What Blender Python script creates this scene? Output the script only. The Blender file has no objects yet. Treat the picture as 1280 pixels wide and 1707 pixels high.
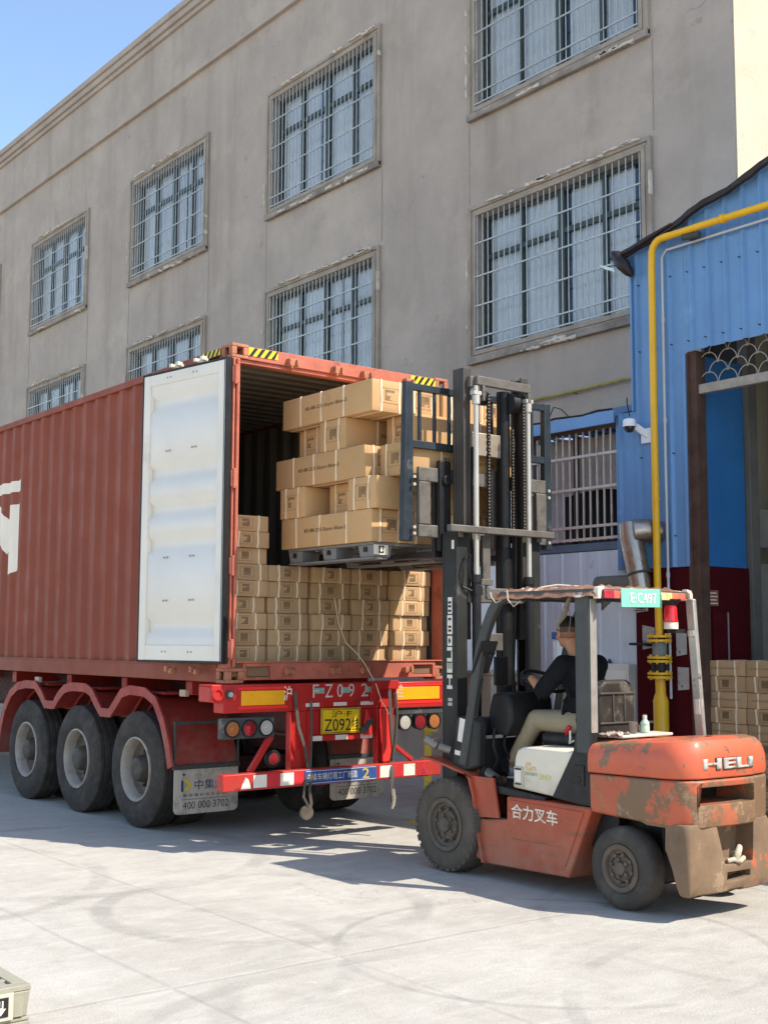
import bpy, bmesh, math, random
from mathutils import Vector, Matrix
R = math.radians
random.seed(7)
sc = bpy.context.scene
col = sc.collection

# ---------------------------------------------------------------- camera
TH, PITCH, ROLL, CAMH = .6625, .1033, .004, 1.74
F = Vector((math.sin(TH), math.cos(TH), 0)); UP = Vector((0, 0, 1)); RT = Vector((math.cos(TH), -math.sin(TH), 0))
cz = F*math.cos(PITCH) + UP*math.sin(PITCH); cv = UP*math.cos(PITCH) - F*math.sin(PITCH)
cx = RT*math.cos(ROLL) + cv*math.sin(ROLL); cy = cv*math.cos(ROLL) - RT*math.sin(ROLL)
cam = bpy.data.cameras.new('camera'); camo = bpy.data.objects.new('camera', cam); col.objects.link(camo)
m = Matrix.Identity(4)
for i in range(3):
    m[i][0] = cx[i]; m[i][1] = cy[i]; m[i][2] = -cz[i]
m[2][3] = CAMH
camo.matrix_world = m
cam.sensor_fit = 'HORIZONTAL'; cam.sensor_width = 36; cam.lens = 2067.2/1280*36
cam.clip_start = .05; cam.clip_end = 3000
sc.camera = camo
# ---------------------------------------------------------------- light
SUN = Vector((.433, -.75, 1)).normalized()
el = math.asin(SUN.z); az = math.atan2(SUN.x, SUN.y)
w = bpy.data.worlds.new('World'); sc.world = w; w.use_nodes = True
nt = w.node_tree; bg = nt.nodes['Background']
sky = nt.nodes.new('ShaderNodeTexSky'); sky.sky_type = 'NISHITA'; sky.sun_disc = False
sky.sun_elevation = el; sky.sun_rotation = az; sky.air_density = 1.0; sky.dust_density = .6; sky.ozone_density = 1.0
nt.links.new(sky.outputs[0], bg.inputs[0]); bg.inputs[1].default_value = .15
sl = bpy.data.lights.new('sun', 'SUN'); sl.energy = 3.3; sl.angle = R(.5); sl.color = (1, .955, .88)
so = bpy.data.objects.new('sun', sl); col.objects.link(so)
so.rotation_euler = SUN.to_track_quat('Z', 'Y').to_euler()
sc.view_settings.view_transform = 'Standard'; sc.view_settings.look = 'None'
sc.view_settings.exposure = 1.0; sc.view_settings.gamma = 1
sc.cycles.max_bounces = 8; sc.cycles.diffuse_bounces = 4; sc.cycles.transparent_max_bounces = 12

# ---------------------------------------------------------------- materials
def mat(name, c, rough=.6, metal=0, var=.12, vs=2.5, bump=0, bs=60, worn=None, ws=3, wt=.6, wsoft=.06, streak=None, ss=(12, 12, .8),
        st=.55, spec=.3, alpha=1, emit=None, coat=0, rnd=0, dust=None, dz=(0, 1), rvar=.12, stretch=None, worn2=None, w2s=9, w2t=.63, crack=None):
    """Principled material: base colour, large soft variation, patches of wear, streaks, dust by height, bump."""
    gn = lambda k: None if k is None else tuple(min(.86, a*g) for a, g in zip(k, (1.26, 1.13, .98)))
    c, worn, worn2, streak, dust = gn(c), gn(worn), gn(worn2), gn(streak), gn(dust)
    M = bpy.data.materials.new(name); M.use_nodes = True
    n = M.node_tree; N = n.nodes; L = n.links; b = N['Principled BSDF']
    tc = N.new('ShaderNodeTexCoord'); co = tc.outputs['Object']
    def noise(scale, detail=5, rough_=.6, vec=None, st_=None):
        t = N.new('ShaderNodeTexNoise'); t.inputs['Scale'].default_value = scale
        t.inputs['Detail'].default_value = detail; t.inputs['Roughness'].default_value = rough_
        v = vec or co
        if rnd or st_:
            mp = N.new('ShaderNodeMapping'); L.new(v, mp.inputs[0])
            if st_: mp.inputs['Scale'].default_value = st_
            if rnd:
                oi = N.new('ShaderNodeObjectInfo'); mu = N.new('ShaderNodeMath'); mu.operation = 'MULTIPLY'
                mu.inputs[1].default_value = 37; L.new(oi.outputs['Random'], mu.inputs[0]); L.new(mu.outputs[0], mp.inputs['Location'])
            v = mp.outputs[0]
        L.new(v, t.inputs['Vector']); return t.outputs['Fac']
    def ramp(src, lo, hi, a=0, b_=1):
        r = N.new('ShaderNodeMapRange'); r.inputs[1].default_value = lo; r.inputs[2].default_value = hi
        r.inputs[3].default_value = a; r.inputs[4].default_value = b_; L.new(src, r.inputs[0]); return r.outputs[0]
    def mix(a, b_, fac, mode='MIX'):
        x = N.new('ShaderNodeMix'); x.data_type = 'RGBA'; x.blend_type = mode
        for s, v in ((x.inputs[6], a), (x.inputs[7], b_)):
            if isinstance(v, (tuple, list)): s.default_value = (*v[:3], 1)
            else: L.new(v, s)
        if isinstance(fac, (int, float)): x.inputs[0].default_value = fac
        else: L.new(fac, x.inputs[0])
        return x.outputs[2]
    cur = tuple(c)
    if var:
        f = ramp(noise(vs, 6, .65, st_=stretch), .3, .7)
        cur = mix(tuple(min(1, k*(1-var)) for k in c), tuple(min(1, k*(1+var)) for k in c), f)
    if rnd:
        oi = N.new('ShaderNodeObjectInfo'); f = ramp(oi.outputs['Random'], 0, 1, 1-rnd, 1+rnd)
        hv = N.new('ShaderNodeHueSaturation'); L.new(f, hv.inputs['Value'])
        if isinstance(cur, tuple): hv.inputs['Color'].default_value = (*cur, 1)
        else: L.new(cur, hv.inputs['Color'])
        cur = hv.outputs[0]
    if streak:
        cur = mix(cur, streak, ramp(noise(1, 5, .6, st_=ss), st, st+.2, 0, .75))
    wf = None
    if worn:
        wf = ramp(noise(ws, 8, .7), wt, wt+wsoft); cur = mix(cur, worn, wf)
    if worn2:
        cur = mix(cur, worn2, ramp(noise(w2s, 8, .75), w2t, w2t+.04))
    if crack:
        v = N.new('ShaderNodeTexVoronoi'); v.feature = 'DISTANCE_TO_EDGE'; v.inputs['Scale'].default_value = crack[1]
        nz = N.new('ShaderNodeTexNoise'); nz.inputs['Scale'].default_value = crack[1]*3; nz.inputs['Detail'].default_value = 7; L.new(co, nz.inputs['Vector'])
        ad = N.new('ShaderNodeVectorMath'); ad.operation = 'ADD'; L.new(co, ad.inputs[0]); L.new(nz.outputs['Color'], ad.inputs[1]); L.new(ad.outputs[0], v.inputs['Vector'])
        mu = N.new('ShaderNodeMath'); mu.operation = 'MULTIPLY'; L.new(ramp(v.outputs['Distance'], 0, .006, 1, 0), mu.inputs[0]); L.new(ramp(noise(.35, 3), .60, .68, 0, .6), mu.inputs[1])
        cur = mix(cur, crack[0], mu.outputs[0])
    if dust:
        sp = N.new('ShaderNodeSeparateXYZ'); L.new(co, sp.inputs[0])
        h_ = ramp(sp.outputs[2], dz[0], dz[1], 1, 0)
        mu = N.new('ShaderNodeMath'); mu.operation = 'MULTIPLY'; L.new(h_, mu.inputs[0]); L.new(ramp(noise(6, 6, .7), .3, .65), mu.inputs[1])
        cur = mix(cur, dust, mu.outputs[0])
    if isinstance(cur, tuple): b.inputs['Base Color'].default_value = (*cur, 1)
    else: L.new(cur, b.inputs['Base Color'])
    if rvar:
        L.new(ramp(noise(bs*.25, 4), .3, .7, max(.04, rough-rvar), min(1, rough+rvar)), b.inputs['Roughness'])
    else: b.inputs['Roughness'].default_value = rough
    b.inputs['Metallic'].default_value = metal
    b.inputs['Specular IOR Level'].default_value = spec
    if coat: b.inputs['Coat Weight'].default_value = coat; b.inputs['Coat Roughness'].default_value = .15
    if alpha < 1: b.inputs['Alpha'].default_value = alpha
    if emit: b.inputs['Emission Color'].default_value = (*emit[0], 1); b.inputs['Emission Strength'].default_value = emit[1]
    if bump:
        bp = N.new('ShaderNodeBump'); bp.inputs['Strength'].default_value = bump; bp.inputs['Distance'].default_value = .01
        L.new(noise(bs, 5, .6), bp.inputs['Height']); L.new(bp.outputs[0], b.inputs['Normal'])
    return M

# ---------------------------------------------------------------- mesh helpers
KW = 1.0737
def S(x, y, z): return Vector((x*KW, y*KW, CAMH+(z-CAMH)*KW))
def push(root):
    """enlarge a finished building about the survey point so that its facade stands at its true distance"""
    o0 = ORIGIN[root.name].copy(); n0 = Vector((o0.x*KW, o0.y*KW, 0)); root.location = n0; ORIGIN[root.name] = n0
    def go(o):
        for ch in o.children:
            for v in ch.data.vertices:
                p = S(*(v.co+o0)); v.co = Vector((min(p.x, 11.975) if 11.7 < v.co.x+o0.x <= 12.001 else p.x, p.y, p.z))-n0
            go(ch)
    go(root)
ORIGIN = {}
def org(o):
    while o is not None:
        if o.name in ORIGIN: return ORIGIN[o.name]
        o = o.parent
    return Vector((0, 0, 0))
def tag(o, label, cat, group=None, kind=None):
    if label: o['label'] = label
    if cat: o['category'] = cat
    if group: o['group'] = group
    if kind: o['kind'] = kind
    return o
def thing(name, label, cat, loc=(0, 0, 0), group=None):
    o = bpy.data.objects.new(name, None); col.objects.link(o); o.location = loc; o.empty_display_size = .1
    ORIGIN[o.name] = Vector(loc)
    return tag(o, label, cat, group)
def basis(d):
    d = Vector(d).normalized()
    a = Vector((0, 0, 1)) if abs(d.z) < .9 else Vector((1, 0, 0))
    u = d.cross(a).normalized(); return u, d.cross(u).normalized()
class MB:
    def __init__(s): s.v = []; s.f = []; s.m = []; s.cur = 0
    def add(s, vs, fs, m=None):
        k = len(s.v); s.v += [Vector(p) for p in vs]
        s.f += [tuple(i+k for i in f) for f in fs]; s.m += [s.cur if m is None else m]*len(fs); return s
    def box(s, x0, x1, y0, y1, z0, z1, m=None):
        x0, x1 = sorted((x0, x1)); y0, y1 = sorted((y0, y1)); z0, z1 = sorted((z0, z1))
        return s.add([(x0,y0,z0),(x1,y0,z0),(x1,y1,z0),(x0,y1,z0),(x0,y0,z1),(x1,y0,z1),(x1,y1,z1),(x0,y1,z1)],
                     [(0,3,2,1),(4,5,6,7),(0,1,5,4),(1,2,6,5),(2,3,7,6),(3,0,4,7)], m)
    def hexa(s, lo, hi, m=None):
        return s.add(list(lo)+list(hi), [(0,3,2,1),(4,5,6,7),(0,1,5,4),(1,2,6,5),(2,3,7,6),(3,0,4,7)], m)
    def prism(s, pts, ax, a, b, m=None):
        """polygon (convex or not) extruded along an axis; pts in the other two axes"""
        def P(u, v, t): return {'x': (t, u, v), 'y': (u, t, v), 'z': (u, v, t)}[ax]
        n = len(pts)
        vs = [P(u, v, a) for u, v in pts]+[P(u, v, b) for u, v in pts]
        fs = [tuple(range(n))[::-1], tuple(range(n, 2*n))]+[(i, (i+1) % n, n+(i+1) % n, n+i) for i in range(n)]
        return s.add(vs, fs, m)
    def beam(s, p0, p1, w, h, up=(0, 0, 1), m=None):
        p0 = Vector(p0); p1 = Vector(p1); d = (p1-p0).normalized(); up = Vector(up)
        sd = d.cross(up)
        if sd.length < 1e-3: sd = d.cross(Vector((0, 1, 0)))
        sd.normalize(); u = sd.cross(d).normalized()
        q = [(-w/2, -h/2), (w/2, -h/2), (w/2, h/2), (-w/2, h/2)]
        return s.hexa([p0+sd*a+u*b for a, b in q], [p1+sd*a+u*b for a, b in q], m)
    def cyl(s, p0, p1, r0, r1=None, n=20, caps=True, m=None):
        p0 = Vector(p0); p1 = Vector(p1); r1 = r0 if r1 is None else r1; u, v = basis(p1-p0)
        c = [(math.cos(2*math.pi*i/n), math.sin(2*math.pi*i/n)) for i in range(n)]
        vs = [p0+(u*a+v*b)*r0 for a, b in c]+[p1+(u*a+v*b)*r1 for a, b in c]
        fs = [(i, (i+1) % n, n+(i+1) % n, n+i) for i in range(n)]
        if caps: fs += [tuple(range(n))[::-1], tuple(range(n, 2*n))]
        return s.add(vs, fs, m)
    def tube(s, pts, r, n=10, m=None, flat=None):
        pts = [Vector(p) for p in pts]; rs = r if isinstance(r, (list, tuple)) else [r]*len(pts)
        rings = []; pu = None
        for i, p in enumerate(pts):
            d = (pts[min(i+1, len(pts)-1)]-pts[max(i-1, 0)]).normalized()
            if pu is None: u, v = basis(d)
            else:
                u = (pu-d*pu.dot(d)).normalized(); v = d.cross(u)
            pu = u
            rings.append([p+(u*math.cos(2*math.pi*j/n)+v*math.sin(2*math.pi*j/n)*(flat or 1))*rs[i] for j in range(n)])
        vs = [q for rg in rings for q in rg]; fs = []
        for i in range(len(pts)-1):
            for j in range(n): fs.append((i*n+j, i*n+(j+1) % n, (i+1)*n+(j+1) % n, (i+1)*n+j))
        fs += [tuple(range(n))[::-1], tuple(range((len(pts)-1)*n, len(pts)*n))]
        return s.add(vs, fs, m)
    def lathe(s, c, ax, prof, n=32, m=None, ms=None):
        """prof: list of (offset along axis, radius) round centre c"""
        c = Vector(c); d = Vector(ax).normalized(); u, v = basis(d)
        vs = []; fs = []; mm = []
        for t, r in prof:
            for j in range(n):
                a = 2*math.pi*j/n; vs.append(c+d*t+(u*math.cos(a)+v*math.sin(a))*max(r, 1e-4))
        for i in range(len(prof)-1):
            for j in range(n):
                fs.append((i*n+j, i*n+(j+1) % n, (i+1)*n+(j+1) % n, (i+1)*n+j))
        return s.add(vs, fs, m)
    def sweep(s, prof, pts, frame, m=None, closed=False):
        """profile (list of 2D) swept through pts using frame(i)->(u,v)"""
        n = len(prof); vs = []; fs = []
        for i, p in enumerate(pts):
            u, v = frame(i); vs += [Vector(p)+u*a+v*b for a, b in prof]
        for i in range(len(pts)-(0 if closed else 1)):
            k = (i+1) % len(pts)
            for j in range(n): fs.append((i*n+j, i*n+(j+1) % n, k*n+(j+1) % n, k*n+j))
        if not closed: fs += [tuple(range(n))[::-1], tuple(range((len(pts)-1)*n, len(pts)*n))]
        return s.add(vs, fs, m)
    def build(s, name, ms, parent=None, bevel=0, smooth=None, seg=2, local=None, fix=True):
        o0 = org(parent) if parent is not None else (Vector(local) if local is not None else Vector((0, 0, 0)))
        me = bpy.data.meshes.new(name); me.from_pydata([v-o0 for v in s.v], [], s.f)
        ms = ms if isinstance(ms, (list, tuple)) else [ms]
        for q in ms: me.materials.append(q)
        me.polygons.foreach_set('material_index', [min(k, len(ms)-1) for k in s.m])
        if fix:
            bm = bmesh.new(); bm.from_mesh(me); bmesh.ops.recalc_face_normals(bm, faces=bm.faces); bm.to_mesh(me); bm.free()
        o = bpy.data.objects.new(name, me); col.objects.link(o)
        if parent is not None: o.parent = parent
        elif local is not None: o.location = local; ORIGIN[o.name] = o0
        if smooth is not None or bevel:
            me.polygons.foreach_set('use_smooth', [True]*len(me.polygons)); me.set_sharp_from_angle(angle=R(smooth or 35))
        if bevel:
            b = o.modifiers.new('bevel', 'BEVEL'); b.width = bevel; b.segments = seg; b.limit_method = 'ANGLE'; b.angle_limit = R(40); b.harden_normals = False
        return o
def text(name, s, m, parent, origin, right, up, h, depth=.0015, width=None, spacing=1, bold=0):
    """writing as real geometry: text lies in the plane (right, up) with its lower left corner at origin"""
    cu = bpy.data.curves.new('t', 'FONT'); cu.body = s; cu.size = 1; cu.extrude = 0; cu.space_character = spacing; cu.offset = bold
    cu.resolution_u = 3
    t = bpy.data.objects.new('t', cu); col.objects.link(t)
    dg = bpy.context.evaluated_depsgraph_get(); me = bpy.data.meshes.new_from_object(t.evaluated_get(dg))
    bpy.data.objects.remove(t)
    xs = [v.co.x for v in me.vertices]; ys = [v.co.y for v in me.vertices]
    if not xs: return None
    x0, x1, y0, y1 = min(xs), max(xs), min(ys), max(ys)
    sy = h/(y1-y0); sx = sy if width is None else width/(x1-x0)
    rt = Vector(right).normalized(); u = Vector(up).normalized(); nn = rt.cross(u)
    o0 = org(parent); oo = Vector(origin)
    for v in me.vertices:
        v.co = oo+rt*((v.co.x-x0)*sx)+u*((v.co.y-y0)*sy)+nn*depth-o0
    me.name = name; me.materials.clear(); me.materials.append(m)
    o = bpy.data.objects.new(name, me); col.objects.link(o); o.parent = parent
    return o
def copy_tree(o, parent=None):
    c = o.copy(); col.objects.link(c)
    if parent is not None: c.parent = parent
    for ch in list(o.children): copy_tree(ch, c)
    return c
def arc(c, r, a0, a1, n, plane='xz', t=0):
    out = []
    for i in range(n+1):
        a = R(a0+(a1-a0)*i/n); out.append((c[0]+r*math.cos(a), c[1]+r*math.sin(a)))
    return out
# ================================================================ ground
M_conc = bpy.data.materials.new('concrete'); M_conc.use_nodes = True
def _conc(M):
    n = M.node_tree; N = n.nodes; L = n.links; b = N['Principled BSDF']
    g = N.new('ShaderNodeNewGeometry'); P = g.outputs['Position']
    sp = N.new('ShaderNodeSeparateXYZ'); L.new(P, sp.inputs[0])
    def math_(op, a, b_=None, c_=None, clamp=False):
        x = N.new('ShaderNodeMath'); x.operation = op; x.use_clamp = clamp
        for i, v in enumerate((a, b_, c_)):
            if v is None: continue
            if isinstance(v, (int, float)): x.inputs[i].default_value = v
            else: L.new(v, x.inputs[i])
        return x.outputs[0]
    def noise(scale, d=6, r=.6, st=(1, 1, 1), rot=0):
        mp = N.new('ShaderNodeMapping'); mp.inputs['Scale'].default_value = st; mp.inputs['Rotation'].default_value = (0, 0, rot); L.new(P, mp.inputs[0])
        t = N.new('ShaderNodeTexNoise'); t.inputs['Scale'].default_value = scale; t.inputs['Detail'].default_value = d; t.inputs['Roughness'].default_value = r
        L.new(mp.outputs[0], t.inputs['Vector']); return t.outputs['Fac']
    def ramp(s, lo, hi, a=0, b_=1):
        r = N.new('ShaderNodeMapRange'); r.inputs[1].default_value = lo; r.inputs[2].default_value = hi; r.inputs[3].default_value = a; r.inputs[4].default_value = b_
        L.new(s, r.inputs[0]); return r.outputs[0]
    def mix(a, b_, f, mode='MIX'):
        x = N.new('ShaderNodeMix'); x.data_type = 'RGBA'; x.blend_type = mode
        for s, v in ((x.inputs[6], a), (x.inputs[7], b_)):
            if isinstance(v, tuple): s.default_value = (*v, 1)
            else: L.new(v, s)
        if isinstance(f, (int, float)): x.inputs[0].default_value = f
        else: L.new(f, x.inputs[0])
        return x.outputs[2]
    c = mix((.43, .388, .325), (.51, .468, .40), ramp(noise(.9, 8, .7, (1, .45, 1), .3), .35, .65))
    c = mix(c, (.37, .33, .27), ramp(noise(1.6, 9, .74, (.6, 1.9, 1), .66), .50, .70, 0, .65))
    c = mix(c, (.56, .52, .44), ramp(noise(3.2, 9, .75, (.5, 2.2, 1), .66), .50, .68, 0, .7))
    c = mix(c, (.345, .305, .25), ramp(noise(3.6, 9, .78), .50, .70, 0, .55))
    c = mix(c, (.60, .56, .48), ramp(noise(6.5, 9, .78, (1, 1.4, 1), .66), .55, .68, 0, .5))
    c = mix(c, (.30, .265, .22), ramp(noise(14, 5, .8), .64, .70, 0, .5))
    c = mix(c, (.34, .305, .26), ramp(noise(46, 3, .7), .60, .72, 0, .35))
    c = mix(c, (.33, .30, .255), ramp(noise(.7, 7, .7), .55, .72, 0, .5))
    # tyre marks: rings, broken by noise
    for (x, y, r, wd, k) in ((4.55, 7.1, 1.05, .09, .5), (4.2, 9.6, 1.62, .10, .45), (5.3, 5.2, 1.25, .035, .55), (3.0, 6.4, 1.4, .07, .35), (5.9, 3.0, 1.9, .06, .35),
                           (2.6, 9.4, 1.7, .09, .4), (7.3, 4.6, 1.9, .05, .3), (4.9, 4.1, 2.1, .10, .3), (3.9, 3.2, 2.4, .08, .35)):
        dx = math_('SUBTRACT', sp.outputs[0], x); dy = math_('SUBTRACT', sp.outputs[1], y)
        d = math_('SQRT', math_('ADD', math_('MULTIPLY', dx, dx), math_('MULTIPLY', dy, dy)))
        e = math_('ABSOLUTE', math_('SUBTRACT', d, r))
        f = math_('MULTIPLY', ramp(e, wd*.5, wd, 1, 0), ramp(noise(1.7, 8, .75, (1, 1, 1), x), .40, .60, 0, min(1, k*1.15)))
        c = mix(c, (.27, .245, .21), f)
    # joints cut in the slab
    jt = None
    for ax, v in ((0, 3.12), (0, 4.15), (0, 7.6), (1, 5.72), (1, 11.2), (1, 1.2), (0, -.5), (0, -4.5), (1, 17)):
        wob = math_('MULTIPLY', math_('SUBTRACT', noise(1.5, 3), .5), .05)
        e = math_('ABSOLUTE', math_('ADD', math_('SUBTRACT', sp.outputs[ax], v), wob))
        f = ramp(e, .002, .026, 1, 0); jt = f if jt is None else math_('MAXIMUM', jt, f)
    c = mix(c, (.30, .27, .23), math_('MULTIPLY', jt, ramp(noise(2.5, 6), .35, .62, .05, .6)))
    # hairline cracks
    v = N.new('ShaderNodeTexVoronoi'); v.feature = 'DISTANCE_TO_EDGE'; v.inputs['Scale'].default_value = .5
    mp = N.new('ShaderNodeVectorMath'); mp.operation = 'ADD'; nz = N.new('ShaderNodeTexNoise'); nz.inputs['Scale'].default_value = 3; nz.inputs['Detail'].default_value = 6
    L.new(P, nz.inputs['Vector']); L.new(P, mp.inputs[0]); L.new(nz.outputs['Color'], mp.inputs[1]); L.new(mp.outputs[0], v.inputs['Vector'])
    c = mix(c, (.28, .25, .21), math_('MULTIPLY', ramp(v.outputs['Distance'], 0, .006, 1, 0), ramp(noise(.6, 3), .5, .6, 0, .55)))
    L.new(c, b.inputs['Base Color']); b.inputs['Roughness'].default_value = .82; b.inputs['Specular IOR Level'].default_value = .25
    bp = N.new('ShaderNodeBump'); bp.inputs['Strength'].default_value = .6; bp.inputs['Distance'].default_value = .012
    L.new(math_('SUBTRACT', math_('ADD', noise(60, 5, .7), math_('MULTIPLY', noise(4, 6, .6), 1.5)), math_('MULTIPLY', jt, .6)), bp.inputs['Height'])
    L.new(bp.outputs[0], b.inputs['Normal'])
_conc(M_conc)
g = MB()
xs = [-900, -60, -20, -6, 0, 6, 14, 40, 900]; ys = [-900, -60, -20, 0, 8, 16, 30, 80, 900]
for i in range(8):
    for j in range(8):
        g.add([(xs[i], ys[j], 0), (xs[i+1], ys[j], 0), (xs[i+1], ys[j+1], 0), (xs[i], ys[j+1], 0)], [(0, 1, 2, 3)])
tag(g.build('ground', M_conc), 'sunlit pale concrete yard with slab joints and tyre marks', 'ground', kind='structure')

# ================================================================ grey building
M_stucco = mat('stucco', (.345, .315, .292), .92, var=.11, vs=.9, bump=1.0, bs=38, streak=(.27, .24, .215), ss=(1.5, 1.5, .15), st=.52, spec=.2,
               worn=(.42, .385, .35), ws=.5, wt=.50, wsoft=.2, worn2=(.28, .25, .23), w2s=2.6, w2t=.62, crack=((.22, .20, .185), .28))
M_trim = mat('trim', (.30, .275, .245), .9, var=.15, vs=3, bump=.6, bs=40, streak=(.18, .165, .15), ss=(3, 3, 1), st=.5, worn=(.50, .47, .43), ws=5, wt=.66, wsoft=.03, spec=.2)
M_sill = mat('sill', (.27, .25, .23), .9, var=.2, vs=3, bump=.8, bs=40, streak=(.13, .12, .115), ss=(2, 2, 4), st=.45, worn=(.55, .53, .49), ws=4, wt=.60, wsoft=.03, spec=.2)
M_cream = mat('cream_paint', (.41, .385, .30), .85, var=.08, vs=1.5, bump=.7, bs=25, crack=((.22, .20, .15), .8), streak=(.34, .31, .22), ss=(3, 3, .4), st=.6, worn=(.37, .35, .29), ws=2.5, wt=.62, wsoft=.02)
M_alu = mat('dark_aluminium', (.055, .075, .08), .45, metal=.3, var=.1)
M_bar = mat('window_bar_paint', (.38, .42, .44), .4, metal=.35, var=.15, vs=8, streak=(.40, .38, .35), ss=(6, 6, 3), st=.6)
M_curt = mat('curtain_cloth', (.70, .71, .72), .9, var=.08, vs=1.5, rnd=.08)
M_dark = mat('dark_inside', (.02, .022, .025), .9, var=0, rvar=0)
def glass_mat(name, tint=(.86, .92, 1.0), k=.03):
    M = bpy.data.materials.new(name); M.use_nodes = True; n = M.node_tree; N = n.nodes; L = n.links
    for q in list(N): N.remove(q)
    o = N.new('ShaderNodeOutputMaterial'); t = N.new('ShaderNodeBsdfTransparent'); t.inputs[0].default_value = (*tint, 1)
    gl = N.new('ShaderNodeBsdfGlossy'); gl.inputs['Roughness'].default_value = .06; gl.inputs['Color'].default_value = (.9, .95, 1, 1)
    lw = N.new('ShaderNodeFresnel'); lw.inputs['IOR'].default_value = 1.5
    ad = N.new('ShaderNodeMath'); ad.operation = 'ADD'; ad.use_clamp = True; ad.inputs[1].default_value = k; L.new(lw.outputs[0], ad.inputs[0])
    x = N.new('ShaderNodeMixShader'); L.new(ad.outputs[0], x.inputs[0]); L.new(t.outputs[0], x.inputs[1]); L.new(gl.outputs[0], x.inputs[2]); L.new(x.outputs[0], o.inputs[0])
    return M
M_glass = glass_mat('window_glass')
GX = 12.0
gb = thing('factory_building', 'three storey grey rendered building with rows of barred windows', 'building', (GX, 30, 0))
W0 = [9.87+5.615*i for i in range(7)]; WW = 3.45
rows = [(5.78, 8.13), (9.48, 11.90)]
ybr = sorted([8.63, 62]+[y for a in W0 for y in (a+.17, a+WW-.15)])
zbr = [0, 5.95, 7.98, 9.66, 11.75, 13.37]
wl = MB()
def is_win(y, z):
    for a in W0:
        if a+.17 < y < a+WW-.15 and (5.95 < z < 7.98 or 9.66 < z < 11.75): return True
    return False
for i in range(len(ybr)-1):
    for j in range(len(zbr)-1):
        y0, y1, z0, z1 = ybr[i], ybr[i+1], zbr[j], zbr[j+1]
        if is_win((y0+y1)/2, (z0+z1)/2):
            # reveals
            wl.add([(GX, y0, z0), (GX+.22, y0, z0), (GX+.22, y0, z1), (GX, y0, z1)], [(0, 1, 2, 3)])
            wl.add([(GX, y1, z0), (GX, y1, z1), (GX+.22, y1, z1), (GX+.22, y1, z0)], [(0, 1, 2, 3)])
            wl.add([(GX, y0, z0), (GX, y1, z0), (GX+.22, y1, z0), (GX+.22, y0, z0)], [(0, 1, 2, 3)])
            wl.add([(GX, y0, z1), (GX+.22, y0, z1), (GX+.22, y1, z1), (GX, y1, z1)], [(0, 1, 2, 3)])
        else:
            wl.add([(GX, y0, z0), (GX, y0, z1), (GX, y1, z1), (GX, y1, z0)], [(0, 1, 2, 3)])
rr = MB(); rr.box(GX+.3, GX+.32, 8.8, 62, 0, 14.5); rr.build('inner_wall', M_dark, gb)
pp = MB()
pp.box(GX-.05, GX+.3, 8.60, 62, 13.372, 14.62); pp.box(GX-.09, GX+.3, 8.58, 62, 13.33, 13.371)
pp.box(GX-.11, GX+.3, 8.56, 62, 14.62, 14.72); pp.box(GX-.17, GX+.34, 8.53, 62, 14.722, 14.86); pp.box(GX-.22, GX+.36, 8.50, 62, 14.862, 15.0)
pp.build('parapet', M_stucco, gb, bevel=.012)
ew = MB(); ew.box(GX+.004, 30, 8.61, 8.80, 0, 15.2); ew.build('end_wall', M_cream, gb)
rf = MB(); rf.box(GX+.35, 30, 8.82, 62, 14.4, 14.5); rf.build('roof', M_trim, gb)
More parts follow.
